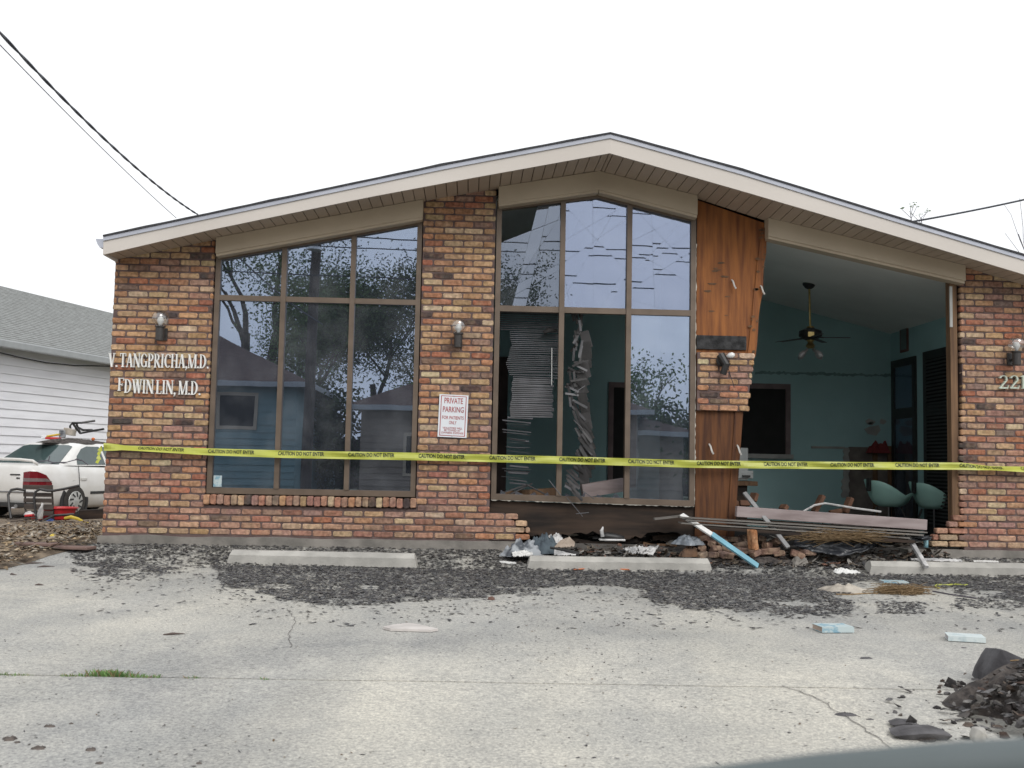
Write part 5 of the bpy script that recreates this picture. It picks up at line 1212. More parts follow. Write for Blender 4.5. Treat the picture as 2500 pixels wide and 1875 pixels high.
# stick, white above and pale blue below
pt, pm_ = at((1664, 1257), -.14), at(r3(1860, 335), -.45); pb_ = gat(r3(2212, 592))+Vector((0, 0, .02))
stk = thing('blue_white_stick', pb_, 'leaning stick, white above and pale blue below, over the brick rubble', 'stick')
q = MB(); q.bar(pt, pm_, .05, .02, (0, -1, 1)); q.build('white_half', M_WHITE, stk)
q = MB(); q.bar(pm_+Vector((-.003, -.003, .006)), pb_, .055, .022, (0, -1, 1)); q.build('blue_half', mat('stick_blue', (.22, .47, .58), .6), stk)
q = box_px(r2(370, 682), r2(660, 1045), .05, -.42, .045, .03, (0, -1, .5)); put(q.build('grey_pipe', M_STEEL, bevel=.006), 'grey metal bar leaning from the beam down to the brick rubble', 'metal bar')
q = box_px(r2(1432, 945), r2(1570, 1172), -.12, -.66, .04, .03, (0, -1, .5)); put(q.build('white_stick', M_CLOTHW), 'weathered white stick leaning onto the right wheel stop', 'stick')
q = box_px(r2(1100, 925), r2(1420, 990), -.20, -.26, .12, .008, (0, -.6, 1)); put(q.build('metal_flashing', M_ALU), 'flat grey metal flashing lying under the end of the beam', 'flashing')
# loose bricks
LBG = 'loose bricks in the rubble'
def loose(uv, Y, rot, label, z=None, col=None, dims=(.2, .095, .06), group=LBG):
    p_ = at(uv, Y); mb = MB(); one_brick(mb, -dims[0]/2, dims[0]/2, -dims[2]/2, dims[2]/2, -dims[1]/2, dims[1], c=col or brick_col(.3), j=.005)
    o = mb.build('loose_brick', M_BRICK, local=True); o.location = (p_.x, p_.y, max(p_.z, gz(p_.y)+.045)); o.rotation_euler = rot; return tag(o, label, 'brick', group)
loose(r2(426, 992), -.38, (0, PI/2-.1, .3), 'orange brick standing on end in the rubble heap', col=(.42, .19, .085), group=None)
RUB = [(30, 1010), (95, 985), (160, 1005), (225, 990), (300, 985), (345, 1020), (260, 1035), (180, 1050), (90, 1045), (20, 1050), (360, 975), (480, 985), (520, 1020), (575, 1000), (330, 1075), (250, 1085), (170, 1085), (440, 1075), (90, 1085), (540, 1060), (600, 1075), (720, 1080), (790, 1065), (390, 1050)]
for i, (x, y) in enumerate(RUB):
    loose(r2(x, y+8), -.13-.17*max(0, y-985)/100, (rnd.uniform(-.5, .5), rnd.uniform(-.35, .35), rnd.uniform(-1.2, 1.2)), 'loose reddish brick lying in the rubble heap before the hole', col=tuple(.5*c_*.75+.5*g_ for c_, g_ in zip(rnd.choice(PAL_R), (.17, .15, .135))), dims=(rnd.choice((.2, .2, .11, .14, .08)), .092, .058))
q = heap((at(r2(310, 1060), -.2).x, -.16, -.04), .82, .20, .10, 12, .6, 50, 10); put(q.build('rubble_mound', M_CLOD), 'low mound of dirt and mortar under the loose bricks', 'rubble')
q = heap((at(r2(1000, 1060), -.2).x, -.10, -.04), .80, .13, .12, 15, .6, 36, 8); put(q.build('dirt_bank', M_FOUND), 'low bank of broken concrete under the black plastic sheet', 'rubble')
q = heap((at(r2(725, 1080), -.33).x, -.33, -.05), .10, .09, .12, 5, .6); put(q.build('concrete_lump', M_FOUND), 'grey broken concrete lump at the end of the brick rubble', 'concrete lump')
q = heap(at(r3(1690, 455), -.25)-Vector((0, 0, .05)), .15, .07, .09, 31, .9, 36, 10, .5); put(q.build('brown_mat', mat('brown_mat', (.16, .09, .05), .95, c2=(.08, .05, .035))), 'crumpled brown mat draped over the left of the brick rubble', 'mat')
q = heap(at(r3(1680, 390), -.22)-Vector((0, 0, .02)), .16, .10, .075, 17, 1.2, 44, 14); put(q.build('plastic_bag', M_BAG, smooth=True), 'crumpled clear plastic bag behind the brick rubble', 'plastic bag')
def drape(px, name, material, label, cat, fold=.05, seed=1, th=.004):      # crumpled sheet over a grid of photo points with their depths
    rows = [[at(uv, Y) for uv, Y in r] for r in px]; U, V = 24, 12; mb = MB(); R0, C0 = len(rows), len(rows[0])
    for top_ in (0, 1):
        for j in range(V+1):
            for i in range(U+1):
                fj, fi = j/V*(R0-1), i/U*(C0-1); j0, i0 = min(int(fj), R0-2), min(int(fi), C0-2); a, b = fj-j0, fi-i0
                p_ = rows[j0][i0].lerp(rows[j0][i0+1], b).lerp(rows[j0+1][i0].lerp(rows[j0+1][i0+1], b), a)
                n1 = noise.noise(Vector((i*.33+seed, j*.4, seed))); n2 = abs(noise.noise(Vector((i*.6+j*.3+seed, j*.5, 5))))
                mb.v.append(p_+Vector((n2*fold*.4, n1*fold, n2*fold*.8-th*top_)))
    N = (U+1)*(V+1)
    for top_ in (0, 1):
        for j in range(V):
            for i in range(U): k = top_*N+j*(U+1)+i; mb.f.append((k, k+1, k+U+2, k+U+1)); mb.m.append(0); mb.c.append(None)
    return tag(mb.build(name, material, smooth=True), label, cat)
drape([[(r2(700, 985), -.30), (r2(900, 965), -.22), (r2(1100, 1000), -.22), (r2(1310, 1000), -.24), (r2(1590, 975), -.2)], [(r2(690, 1030), -.28), (r2(900, 1030), -.29), (r2(1080, 1040), -.29), (r2(1290, 1018), -.27), (r2(1592, 985), -.22)], [(r2(740, 1050), -.30), (r2(920, 1095), -.32), (r2(1070, 1098), -.33), (r2(1270, 1030), -.28), (r2(1594, 995), -.24)]],
      'black_plastic_sheet', M_PLASTICB, 'crumpled black plastic sheet lying under the straw', 'plastic sheet', .07, 3)
def straw(c, n, rx, ry, h, name, label, ang=0, ln=(.12, .32), r=.0022):
    mb = MB(); c = Vector(c)
    for i in range(n):
        a = rnd.gauss(ang, .45); L_ = rnd.uniform(*ln); o = c+Vector((rnd.gauss(0, rx*.5), rnd.gauss(0, ry*.5), abs(rnd.gauss(0, h*.5)))); d = Vector((math.cos(a), math.sin(a)*.6, rnd.gauss(0, .12)))*L_/2
        mb.tube([o-d, o+Vector((0, 0, rnd.gauss(.01, .012))), o+d], r, 3, cap=False)
    return tag(mb.build(name, M_STRAW, fix=False), label, 'straw')
straw(at(r2(1000, 985), -.34), 260, .30, .07, .05, 'straw_bundle', 'bundle of dry straw on the black plastic sheet', -.35, (.2, .6))
straw(gat(r4(1130, 375))+Vector((0, .05, .0)), 420, .16, .07, .05, 'straw_clump', 'tangled clump of dry straw on the pavement by the right wheel stop', .15, (.08, .3))
q = MB(); P = [gat(r4(x, y))+Vector((0, 0, .006)) for x, y in ((520, 378), (640, 380), (820, 368), (900, 372))]; q.tube(P, .006, 5); put(q.build('thin_stick', M_STRAW), 'thin brown stick pointing left from the straw clump', 'stick')
q = MB(); P = [gat(r4(x, y))+Vector((0, 0, .006)) for x, y in ((1390, 350), (1550, 380), (1780, 415))]; q.tube(P, .006, 5); put(q.build('dark_stick', M_TWIG), 'thin dark stick pointing right from the straw clump', 'stick')
q = MB(); P = [gat(r4(x, y))+Vector((0, 0, .012)) for x, y in ((1450, 330), (1410, 312), (1430, 298), (1520, 300), (1600, 294), (1680, 302), (1700, 298))]; q.tube(P, .008, 5); put(q.build('yellow_twine', M_TAPE), 'yellow twisted cord at the right end of the straw clump', 'twine')
q = heap(gat(r4(600, 345)), .21, .12, .05, 21, .8, 44, 14); put(q.build('beige_rag', M_BEIGE, smooth=True), 'crumpled beige rag on the pavement left of the straw clump', 'rag')
q = heap(gat(r4(600, 178)), .13, .045, .035, 25, 1.2, 40, 10); put(q.build('white_tissue', M_WHITE), 'crumpled white tissue on the grit left of the right wheel stop', 'tissue')
def book(uv, L_, Wd, th, rot, cover, page, label, tilt=0):
    p_ = gat(uv); t = thing('book', (p_.x, p_.y, gz(p_.y)+.004), label, 'book', None, rot); q = MB(); q.box(-L_/2+.004, L_/2-.004, -Wd/2+.004, Wd/2-.002, .003, th-.003); q.build('page_block', page, t, local=True)
    for z in (0, th-.003): q = MB(); q.box(-L_/2, L_/2, -Wd/2-.001, Wd/2, z, z+.003); q.build('cover', cover, t, local=True)
    q = MB(); q.box(-L_/2, L_/2, -Wd/2-.005, -Wd/2-.0015, 0, th); q.build('spine', cover, t, local=True); return t
book(r4(490, 705), .215, .15, .036, .10, M_BOOK, M_PAGE, 'thick blue and white book lying on the pavement')
book(r4(1680, 788), .215, .15, .03, -.30, M_BOOKW, M_PAGEW, 'pale blue book lying on the pavement at the right')
book(r4(1040, 275), .22, .15, .02, -.1, M_BOOK, M_PAGEW, 'thin pale blue book half under the straw clump')
pts = []
while len(pts) < 1700:
    x = rnd.uniform(3.9, 8.3); y = -.03-.42*rnd.random()**1.4
    pts.append((x, y, gz(y)+max(0, .07*(1+y/.3))*rnd.random()))
o = flakes('mixed_debris', M_FLAKE, pts, (.010, .038), [(.10, .095, .09), (.06, .05, .045), (.16, .13, .10), (.22, .19, .16), (.38, .36, .33), (.20, .11, .08), (.08, .08, .085), (.13, .10, .075)], .45, .02, 2.4); tag(o, kind='stuff')
pts = [(rnd.uniform(-.1, 9.6), -.06-.3*rnd.random(), 0) for _ in range(2600)]; pts = [(x, y, gz(y)+.004) for x, y, z in pts]
o = flakes('pale_grit', M_FLAKE, pts, (.006, .018), [(.24, .23, .22), (.30, .29, .275), (.17, .165, .16), (.12, .12, .12)], .15, .012, 2.2); tag(o, kind='stuff')
# cloth heap at the left end of the break
q = heap(at(r3(400, 455), -.30)-Vector((0, 0, .05)), .24, .12, .12, 41, 1.2, 44, 14, .2); put(q.build('grey_cloth', M_CLOTHG, smooth=True), 'striped grey and white cloth heaped at the broken brick steps', 'cloth')
q = heap(at(r3(560, 440), -.25)-Vector((0, 0, .04)), .15, .10, .14, 44, 1.1, 40, 12); put(q.build('teal_cloth', M_CLOTHT, smooth=True), 'dark teal cloth heaped right of the striped cloth', 'cloth')
q = heap(at(r3(650, 375), -.12)-Vector((0, 0, .02)), .10, .07, .08, 46, 1.1, 36, 12); put(q.build('white_cloth', M_CLOTHW, smooth=True), 'white cloth behind the dark teal cloth', 'cloth')
drape([[(r3(690, 375), -.25), (r3(760, 350), -.2), (r3(800, 395), -.25)], [(r3(640, 430), -.35), (r3(720, 430), -.35), (r3(795, 425), -.35)]], 'cardboard_piece', M_CARD, 'pale cardboard piece leaning on the cloth heap', 'cardboard', .02, 7)
q = MB(); q.tube([at(r3(610, 432), -.40), at(r3(700, 450), -.42), at(r3(760, 465), -.44), at(r3(830, 490), -.46)], [.012, .016, .024, .03], 6); put(q.build('charred_stick', M_BLACK), 'black charred stick lying over the cloth heap', 'stick')
drape([[(r3(640, 450), -.42), (r3(720, 460), -.42), (r3(800, 470), -.42)], [(r3(640, 490), -.50), (r3(720, 492), -.50), (r3(810, 490), -.50)]], 'white_paper', M_CLOTHW, 'white paper sheet under the black charred stick', 'paper', .02, 9)
drape([[(r3(310, 470), -.40), (r3(400, 455), -.40), (r3(470, 470), -.40)], [(r3(320, 500), -.50), (r3(400, 500), -.50), (r3(475, 490), -.50)]], 'white_paper', M_WHITE, 'torn white paper before the striped cloth', 'paper', .03, 11)
drape([[(r3(1170, 440), -.30), (r3(1300, 430), -.30), (r3(1440, 430), -.30)], [(r3(1220, 480), -.42), (r3(1310, 480), -.42), (r3(1400, 490), -.42)]], 'torn_paper', M_CLOTHW, 'torn white and brown paper behind the middle wheel stop', 'paper', .06, 14)
drape([[(r3(215, 535), -.62), (r3(280, 538), -.62), (r3(345, 548), -.62)], [(r3(225, 548), -.70), (r3(290, 556), -.70), (r3(350, 556), -.70)]], 'paper_scrap', M_WHITE, 'small white paper scrap left of the middle wheel stop', 'paper', .01, 15)
shp = at(r3(1080, 372), -.15); sh = thing('old_shoe', shp, 'black and white shoe lying under the middle window', 'shoe')
q = MB(); q.tube([shp+Vector((-.11, 0, .03)), shp+Vector((-.04, 0, .035)), shp+Vector((.05, 0, .025)), shp+Vector((.13, 0, .02))], [.03, .04, .035, .02], 8); q.build('upper', M_BLACK, sh, smooth=True)
q = MB(); q.bar(shp+Vector((-.12, 0, .0)), shp+Vector((.14, 0, .0)), .08, .02); q.build('sole', M_CLOTHW, sh, bevel=.008)
q = MB(); q.tube([shp+Vector((-.09, -.03, .03)), shp+Vector((-.10, -.03, .09)), shp+Vector((-.085, -.03, .13))], [.02, .018, .006], 6); q.build('tongue', M_CLOTHW, sh)
drape([[(r4(1190, 52), -.35), (r4(1400, 48), -.35), (r4(1650, 62), -.35)], [(r4(1200, 70), -.45), (r4(1420, 72), -.45), (r4(1655, 80), -.45)]], 'paper_strip', M_CLOTHW, 'long strip of white paper behind the right wheel stop', 'paper', .02, 19)
drape([[(r4(1755, 66), -.35), (r4(1870, 66), -.35), (r4(1980, 72), -.35)], [(r4(1760, 80), -.45), (r4(1870, 82), -.45), (r4(1985, 86), -.45)]], 'paper_strip', M_WHITE, 'short strip of white paper at the right end behind the wheel stop', 'paper', .01, 22)
p_ = at(r2(1566, 1030), -.16); q = MB(); q.lathe([(.022, -.02), (.024, .05), (.012, .07), (.012, .085)], 10, p_); put(q.build('blue_bottle', M_BLUE, smooth=True), 'small pale blue bottle on the broken brick ledge', 'bottle')
q = MB(); q.tube([gat(r3(x, y))+Vector((0, -.01, .012)) for x, y in ((790, 612), (880, 604), (1000, 602), (1120, 605), (1220, 612))], .006, 5); put(q.build('orange_twine', M_ORAN), 'orange cord lying at the foot of the middle wheel stop', 'twine')
a = gat(r6(650, 658)); wbp = [gat(r6(x, y)) for x, y in ((650, 655), (700, 668), (970, 676), (1020, 668), (900, 640), (820, 628), (720, 640))]
q = MB(); n = len(wbp); q.mesh([(p.x, p.y, gz(p.y)+.018) for p in wbp]+[(p.x, p.y, gz(p.y)+.003) for p in wbp], [tuple(range(n)), tuple(reversed(range(n, 2*n)))]+[(i, i+n, (i+1) % n+n, (i+1) % n) for i in range(n)]); put(q.build('plasterboard_piece', mat('pale_board', (.62, .58, .55), .85)), 'flat broken white plasterboard piece alone on the pavement', 'board')
q = heap(gat(r3(155, 835)), .035, .03, .03, 51, 1.0, 14, 5); put(q.build('dead_leaf', mat('dead_leaf', (.16, .09, .07), .9)), 'single brown dead leaf at the edge of the grit', 'leaf')
for i, (x, y, s_) in enumerate(((70, 1400, .03), (265, 1460, .026), (610, 1470, .024), (335, 1312, .02), (670, 1560, .016), (115, 1420, .013), (480, 1292, .012), (1345, 1560, .012))):
    q = heap(gat(r5(x, y)), s_, s_*.6, s_*.4, 60+i, 1.3, 16, 5); put(q.build('dirt_clod', mat('pale_clod', (.15, .125, .11), .95, c2=(.07, .06, .055), scale=30), smooth=True), 'small dark dirt clod on the pavement at the lower left', 'dirt clod', 'dirt clods on the near pavement')
for i, (x, y, s_) in enumerate(((610, 1460, .05), (825, 1500, .02), (790, 950, .04), (1670, 855, .018))):
    q = heap(gat(r4(x, y)), s_, s_*.5, s_*.25, 80+i, .8, 12, 4); put(q.build('shingle_scrap', M_ROCK), 'small flat dark shingle scrap alone on the pavement at the right', 'shingle scrap', 'shingle scraps on the near pavement')
for i, (x, y, L_) in enumerate(((225, 212, .16), (310, 234, .13), (90, 288, .08), (265, 358, .07), (1175, 692, .12))):
    q = MB(); p_ = gat(r5(x, y)); dy_ = rnd.uniform(-.06, .06); q.tube([p_+Vector((-L_/2, -dy_, .004)), p_+Vector((rnd.uniform(-.02, .02), rnd.uniform(-.01, .01), .01)), p_+Vector((L_/2, dy_, .006))], [.003, .008, .002], 5); put(q.build('wood_splinter', mat('splinter', (.12, .09, .08), .9)), 'thin dark wood splinter on the pavement by the yard edge', 'splinter', 'wood splinters on the left pavement')
for i, (x, y, L_, wd) in enumerate(((250, 98, .42, .2), (490, 122, .40, .16))):
    q = MB(); p_ = gat(r5(x, y))+Vector((0, 0, .03)); q.bar(p_+Vector((-L_/2, .05, 0)), p_+Vector((L_/2, -.05, 0)), wd, .03); put(q.build('paving_slab', mat('red_slab', (.20, .13, .11), .95, c2=(.12, .08, .07)), bevel=.008), ['thin reddish slab lying in the yard dirt, left of the pair', 'thin reddish slab at the end of the yard beside the grit'][i], 'slab')

# ================================================================== rubble heap at the lower right corner
hc = gat(r4(2150, 1480)); q = heap((hc.x+.60, hc.y-.12, gz(hc.y)), .84, .72, .25, 71, 1.0, 110, 30); put(q.build('rubble_heap', M_CLOD), 'dark heap of broken roofing and dirt in the near right corner', 'rubble heap')
pts = []
for _ in range(1500):
    a = rnd.uniform(0, 2*PI); f = rnd.random()**.6*(1.08 if rnd.random() < .85 else 1.45); x, y = hc.x+.60+math.cos(a)*.84*f, hc.y-.12+math.sin(a)*.72*f
    pts.append((x, y, gz(y)+(.27*max(0, 1-f*f)**.8)*1.1))
o = flakes('heap_chips', M_FLAKE, pts, (.006, .028), [(.055, .05, .05), (.09, .085, .085), (.035, .032, .032), (.12, .11, .105), (.08, .055, .045), (.17, .165, .165), (.22, .21, .2), (.14, .11, .09)], .30, .022, 1.7); tag(o, kind='stuff')
cl = MB()                                                    # clods of dirt and broken roofing that make up the heap
ICO = [(0, .526, .851), (0, -.526, .851), (0, .526, -.851), (0, -.526, -.851), (.526, .851, 0), (-.526, .851, 0), (.526, -.851, 0), (-.526, -.851, 0), (.851, 0, .526), (-.851, 0, .526), (.851, 0, -.526), (-.851, 0, -.526)]
ICF = [(0, 1, 8), (0, 8, 4), (0, 4, 5), (0, 5, 9), (0, 9, 1), (1, 6, 8), (8, 6, 10), (8, 10, 4), (4, 10, 2), (4, 2, 5), (5, 2, 11), (5, 11, 9), (9, 11, 7), (9, 7, 1), (1, 7, 6), (3, 6, 7), (3, 7, 11), (3, 11, 2), (3, 2, 10), (3, 10, 6)]
CC = [(.085, .075, .07), (.06, .052, .05), (.11, .095, .085), (.045, .042, .042), (.13, .125, .125), (.075, .058, .048), (.16, .15, .14)]
for i in range(2000):
    a = rnd.uniform(0, 2*PI); f = rnd.random()**.55*(1.02 if rnd.random() < .86 else 1.45); x, y = hc.x+.60+math.cos(a)*.84*f, hc.y-.12+math.sin(a)*.72*f
    s_ = (.006+.024*rnd.random()**2)*(1 if rnd.random() < .93 else 2.0)*(1 if f < 1 else .7); z = gz(y)+.27*max(0, 1-f*f)**.8+s_*.15; q3 = Matrix.Rotation(rnd.uniform(0, 6), 3, Vector((rnd.gauss(0, 1), rnd.gauss(0, 1), rnd.gauss(0, 1))).normalized())
    cl.mesh([Vector((x, y, z))+q3 @ Vector((p[0]*s_*1.25, p[1]*s_, p[2]*s_*.62))*rnd.uniform(.7, 1.2) for p in ICO], ICF, 0, rnd.choice(CC))
tag(cl.build('rubble_clods', mat('clod_dirt', (.1, .1, .1), .97, attr='col', scale=30, bump=.9, bscale=60, spec=.1), fix=False), kind='stuff')
pk = gat(r4(2010, 1220)); Yr = pk.y
def lump(px, Y, dep, name, label, cat, material=M_ROCK):
    ps = [at(r4(*p), Y) for p in px]; n = len(ps); c_ = sum(ps, Vector())/n; mb = MB(); fr_ = [p+Vector((0, -dep*.15*rnd.random(), 0)) for p in ps]; bk = [c_.lerp(p, .8)+Vector((0, dep, .0)) for p in ps]; md_ = [c_.lerp(p, .99)+Vector((0, dep*.3, 0)) for p in ps]
    mb.mesh(fr_+md_+bk+[c_+Vector((.0, -dep*.35, .02))], [(i, (i+1) % n, 3*n) for i in range(n)]+[(i, i+n, (i+1) % n+n, (i+1) % n) for i in range(n)]+[(i+n, i+2*n, (i+1) % n+2*n, (i+1) % n+n) for i in range(n)]+[tuple(range(2*n, 3*n))])
    o = mb.build(name, material, bevel=.004); return tag(o, label, cat)
M_LUMP = mat('dark_lump', (.12, .118, .125), .95, c2=(.035, .033, .036), scale=5, detail=9, bump=1.0, bscale=18)
lump([(1840, 1190), (1870, 1090), (1950, 940), (2000, 870), (2050, 880), (2170, 935), (2215, 960), (2260, 1250), (1990, 1250)], Yr+.05, .16, 'asphalt_chunk', 'large angular grey asphalt chunk on top of the rubble heap', 'asphalt chunk', M_LUMP)
lump([(1020, 1550), (1120, 1520), (1240, 1530), (1300, 1560), (1260, 1600), (1120, 1590)], gat(r4(1150, 1580)).y, .08, 'roofing_chunk', 'flat dark roofing chunk at the left tip of the rubble heap', 'roofing chunk')
lump([(1040, 1645), (1200, 1610), (1500, 1600), (1560, 1640), (1500, 1700), (1150, 1690)], gat(r4(1250, 1680)).y, .12, 'roofing_chunk', 'wide dark roofing chunk below the flat one in the rubble heap', 'roofing chunk')
lump([(1760, 1660), (1790, 1580), (1860, 1575), (1880, 1640), (1850, 1720), (1770, 1715)], gat(r4(1820, 1790)).y, .05, 'pale_block', 'small pale concrete block in the rubble heap', 'concrete block', M_CONC)
for i, pts in enumerate((((1900, 1160), (2000, 1140), (2210, 1130)), ((2050, 1090), (2130, 1086), (2220, 1080)), ((2090, 970), (2160, 965), (2230, 985)))):
    q = MB(); q.tube([at(r4(*p), Yr-.12) for p in pts], .004, 5); put(q.build('thin_root', M_STRAW), 'thin pale root sticking out of the rubble heap', 'root', 'roots in the rubble heap')
# door edge of the vehicle the picture was taken from
def cam_pt(uv, dist): d = ray(*uv); return CAM + d*dist
ve = MB(); ve.tube([cam_pt(p, .62) for p in ((900, 2072), (1500, 1969), (1700, 1935), (2000, 1902), (2300, 1877), (2600, 1859), (3200, 1872))], [.010, .012, .0135, .0145, .015, .015, .015], 14)
dl = cam_pt((1700, 2000), .62); vt = thing('vehicle_door', dl, 'blurred dark grey door ledge of a vehicle at the bottom right edge', 'vehicle door')
ve.build('window_ledge', M_VEH, vt, smooth=True)
q = MB(); e0_, e1_ = cam_pt((900, 2160), .62), cam_pt((3200, 1990), .62); q.mesh([e0_, e1_, e1_+Vector((0, 0, -.6)), e0_+Vector((0, 0, -.6)), e0_+Vector((0, -.05, 0)), e1_+Vector((0, -.05, 0)), e1_+Vector((0, -.05, -.6)), e0_+Vector((0, -.05, -.6))], MB.BF); q.build('door_panel', M_VEH, vt)

# ================================================================== things inside
cf_uv = r1(798, 570); Yc = 1.5
for _ in range(30):
    p_ = at(cf_uv, Yc); Yc += (p_.z-ceil_z(p_.x))*-2.5 if False else 0
    d = ray(*cf_uv)
    t = min((i*.002 for i in range(5000, 7400)), key=lambda t_: abs((CAM+d*t_).z-ceil_z((CAM+d*t_).x)+.0)); break
FP = CAM+ray(*cf_uv)*t
fan = thing('ceiling_fan', FP, 'dark ceiling fan with brass rod and drooping bare lamps in the open room', 'ceiling fan')
def fz(y): return at(r1(800, y), FP.y).z
zm0, zm1 = fz(930), fz(880)
q = MB(); q.lathe([(.02, -.075), (.05, -.06), (.08, -.02), (.085, .05)], 18, FP); q.build('canopy', M_BLACK, fan)
q = MB(); q.tube([FP+Vector((0, 0, -.06)), Vector((FP.x+.01, FP.y, zm1))], .014, 8); q.build('rod', M_BRASS, fan)
q = MB(); fo = Vector((FP.x+.012, FP.y, 0)); q.lathe([(.03, zm1+.04), (.06, zm1+.02), (.135, zm1-.01), (.14, zm0+.02), (.10, zm0-.01), (.055, zm0-.03)], 24, fo); q.build('motor', M_BLACK, fan)
q = MB(); q.lathe([(.050, zm1+.03), (.146, zm1+.005), (.146, zm0+.035), (.05, zm0+.02)], 24, fo)
q = MB(); q.lathe([(.045, zm1+.045), (.048, zm1+.02), (.03, zm1+.05)], 18, fo); q.build('brass_collar', M_BRASS, fan)
q = MB(); a, b = at(r1(790, 890), FP.y-.15), at(r1(830, 922), FP.y-.15); q.box(a.x, b.x, FP.y-.15, FP.y-.142, b.z, a.z); q.build('brass_plate', M_BRASS, fan)
q = MB(); q.lathe([(.05, fz(935)), (.045, fz(950)), (.03, fz(960)), (.06, fz(985)), (.035, fz(1000))], 16, fo); q.build('light_fitting', M_BRASS, fan)
for k in range(4):
    a = k*PI/2+.5; d = Vector((math.cos(a), math.sin(a), -.75)); s0 = fo+Vector((0, 0, fz(985)))+d*.05
    q = MB(); q.tube([s0, s0+d*.05, s0+d*.06, s0+d*.11, s0+d*.14], [.014, .016, .03, .034, .015], 10); q.build('lamp_bulb', mat('grey_bulb', (.42, .40, .40), .3), fan, smooth=True)
for k in range(5):
    a = PI+.25+k*2*PI/5; d = Vector((math.cos(a), math.sin(a), -.17 if k == 0 else -.03)); sd_ = Vector((-math.sin(a), math.cos(a), .03)); s0 = fo+Vector((0, 0, zm0+.005))
    q = MB(); q.obox(s0+d*.30, d*.17, sd_*.034, Vector((0, 0, .0025))); q.bar(s0+d*.1, s0+d*.16, .04, .01); q.build('fan_blade', M_BLACK, fan)
# shell chairs
def shell_chair(loc, rot, label, group):
    t = thing('shell_chair', loc, label, 'chair', group, rot)
    N, Mm = 28, 10; mb = MB()
    for lay in (0, 1):
        for j in range(Mm+1):
            f = j/Mm
            for i in range(N):
                a = 2*PI*i/N; back = max(0, -math.sin(a)); front = max(0, math.sin(a)); sd2 = abs(math.cos(a))
                rim = .29*back**1.3 + .15*sd2**1.5*(1.25 if math.cos(a) < 0 else .8) + .11*front + .02
                rx, ry = .20+.085*f, .19+.075*f
                rr = f**.42; z = .43 + rim*f**2.8; k = 1-.03*lay*1.0
                mb.v.append(Vector((math.cos(a)*rx*rr*k, math.sin(a)*ry*rr*k-.04*back*f, z+.010*lay)))
    for lay in (0, 1):
        b = lay*(Mm+1)*N
        for j in range(Mm):
            for i in range(N): mb.f.append((b+j*N+i, b+j*N+(i+1) % N, b+(j+1)*N+(i+1) % N, b+(j+1)*N+i)); mb.m.append(0); mb.c.append(None)
    b1, b2 = Mm*N, (2*Mm+1)*N
    for i in range(N): mb.f.append((b1+i, b1+(i+1) % N, b2+(i+1) % N, b2+i)); mb.m.append(0); mb.c.append(None)
    mb.build('seat_shell', M_CHAIR, t, local=True, smooth=True, fix=False)
    for sx_ in (-1, 1):
        for sy in (-1, 1): q = MB(); q.tube([(sx_*.10, sy*.10, .43), (sx_*.20, sy*.20, 0)], .012, 6); q.build('leg', M_BLACK, t, local=True)
    q = MB(); q.box(-.03, .03, -.335, -.30, .62, .78); q.build('bracket', M_BLACK, t, local=True, bevel=.01)
    return t
for uv, lab in ((r2(1325, 770), 'mint green shell chair left of its twin, seen through the hole'), (r2(1620, 785), 'mint green shell chair beside the right brick pier, seen through the hole')):
    Yq = 2.1; p_ = at(uv, Yq); shell_chair((p_.x, Yq, p_.z-.44), -PI/2+.35, lab, 'mint shell chairs in the open room')
# cabinet and table behind the remnant
Yt = 2.4
def pbox(name, uv0, uv1, dep, material, label, cat, Y=Yt):
    a, b = at(uv0, Y), at(uv1, Y); q = MB(); q.box(a.x, b.x, Y, Y+dep, b.z, a.z); return tag(q.build(name, material, bevel=.01), label, cat)
M_FILE = mat('file_grey', (.44, .46, .46), .5, c2=(.36, .38, .38))
a, b = at(r2(300, 385), Yt), at(r2(430, 600), Yt); fc = thing('file_cabinet', ((a.x+b.x)/2, Yt, b.z), 'small pale filing box standing on a table behind the brick remnant', 'filing box')
q = MB(); q.box(a.x, b.x-.06, Yt+.02, Yt+.4, b.z, a.z); q.build('cabinet_body', M_FILE, fc, bevel=.01)
q = MB(); q.box(a.x, b.x, Yt, Yt+.03, b.z+.02, at(r2(300, 535), Yt).z); q.build('drawer_front', M_FILE, fc, bevel=.008)
h = at(r2(382, 573), Yt); q = MB(); q.box(h.x-.05, h.x+.05, Yt-.02, Yt-.001, h.z-.012, h.z+.012); q.build('drawer_handle', M_BLACK, fc)
a, b = at(r2(280, 602), Yt), at(r2(445, 637), Yt); tb = thing('small_table', ((a.x+b.x)/2, Yt, FLZ), 'broken brown table carrying the pale filing box', 'table')
q = MB(); q.box(a.x-.3, b.x, Yt-.1, Yt+.5, b.z, a.z-.003); q.build('tabletop', M_STUD, tb, bevel=.006)
q = MB(); q.box(a.x-.3, b.x-.12, Yt-.05, Yt+.45, FLZ, b.z-.002); q.build('table_pedestal', M_BASEW, tb)
q = heap(at(r2(1255, 395), BW-.08)-Vector((0, 0, .05)), .14, .07, .14, 91, 1.0, 18, 7); put(q.build('red_cloth', mat('dark_red_cloth', (.20, .03, .03), .9)), 'dark red cloth lying on the broken inner wall', 'cloth')
M_RAW = mat('raw_splinter_wood', (.20, .10, .06), .85, c2=(.10, .05, .03), scale=8)
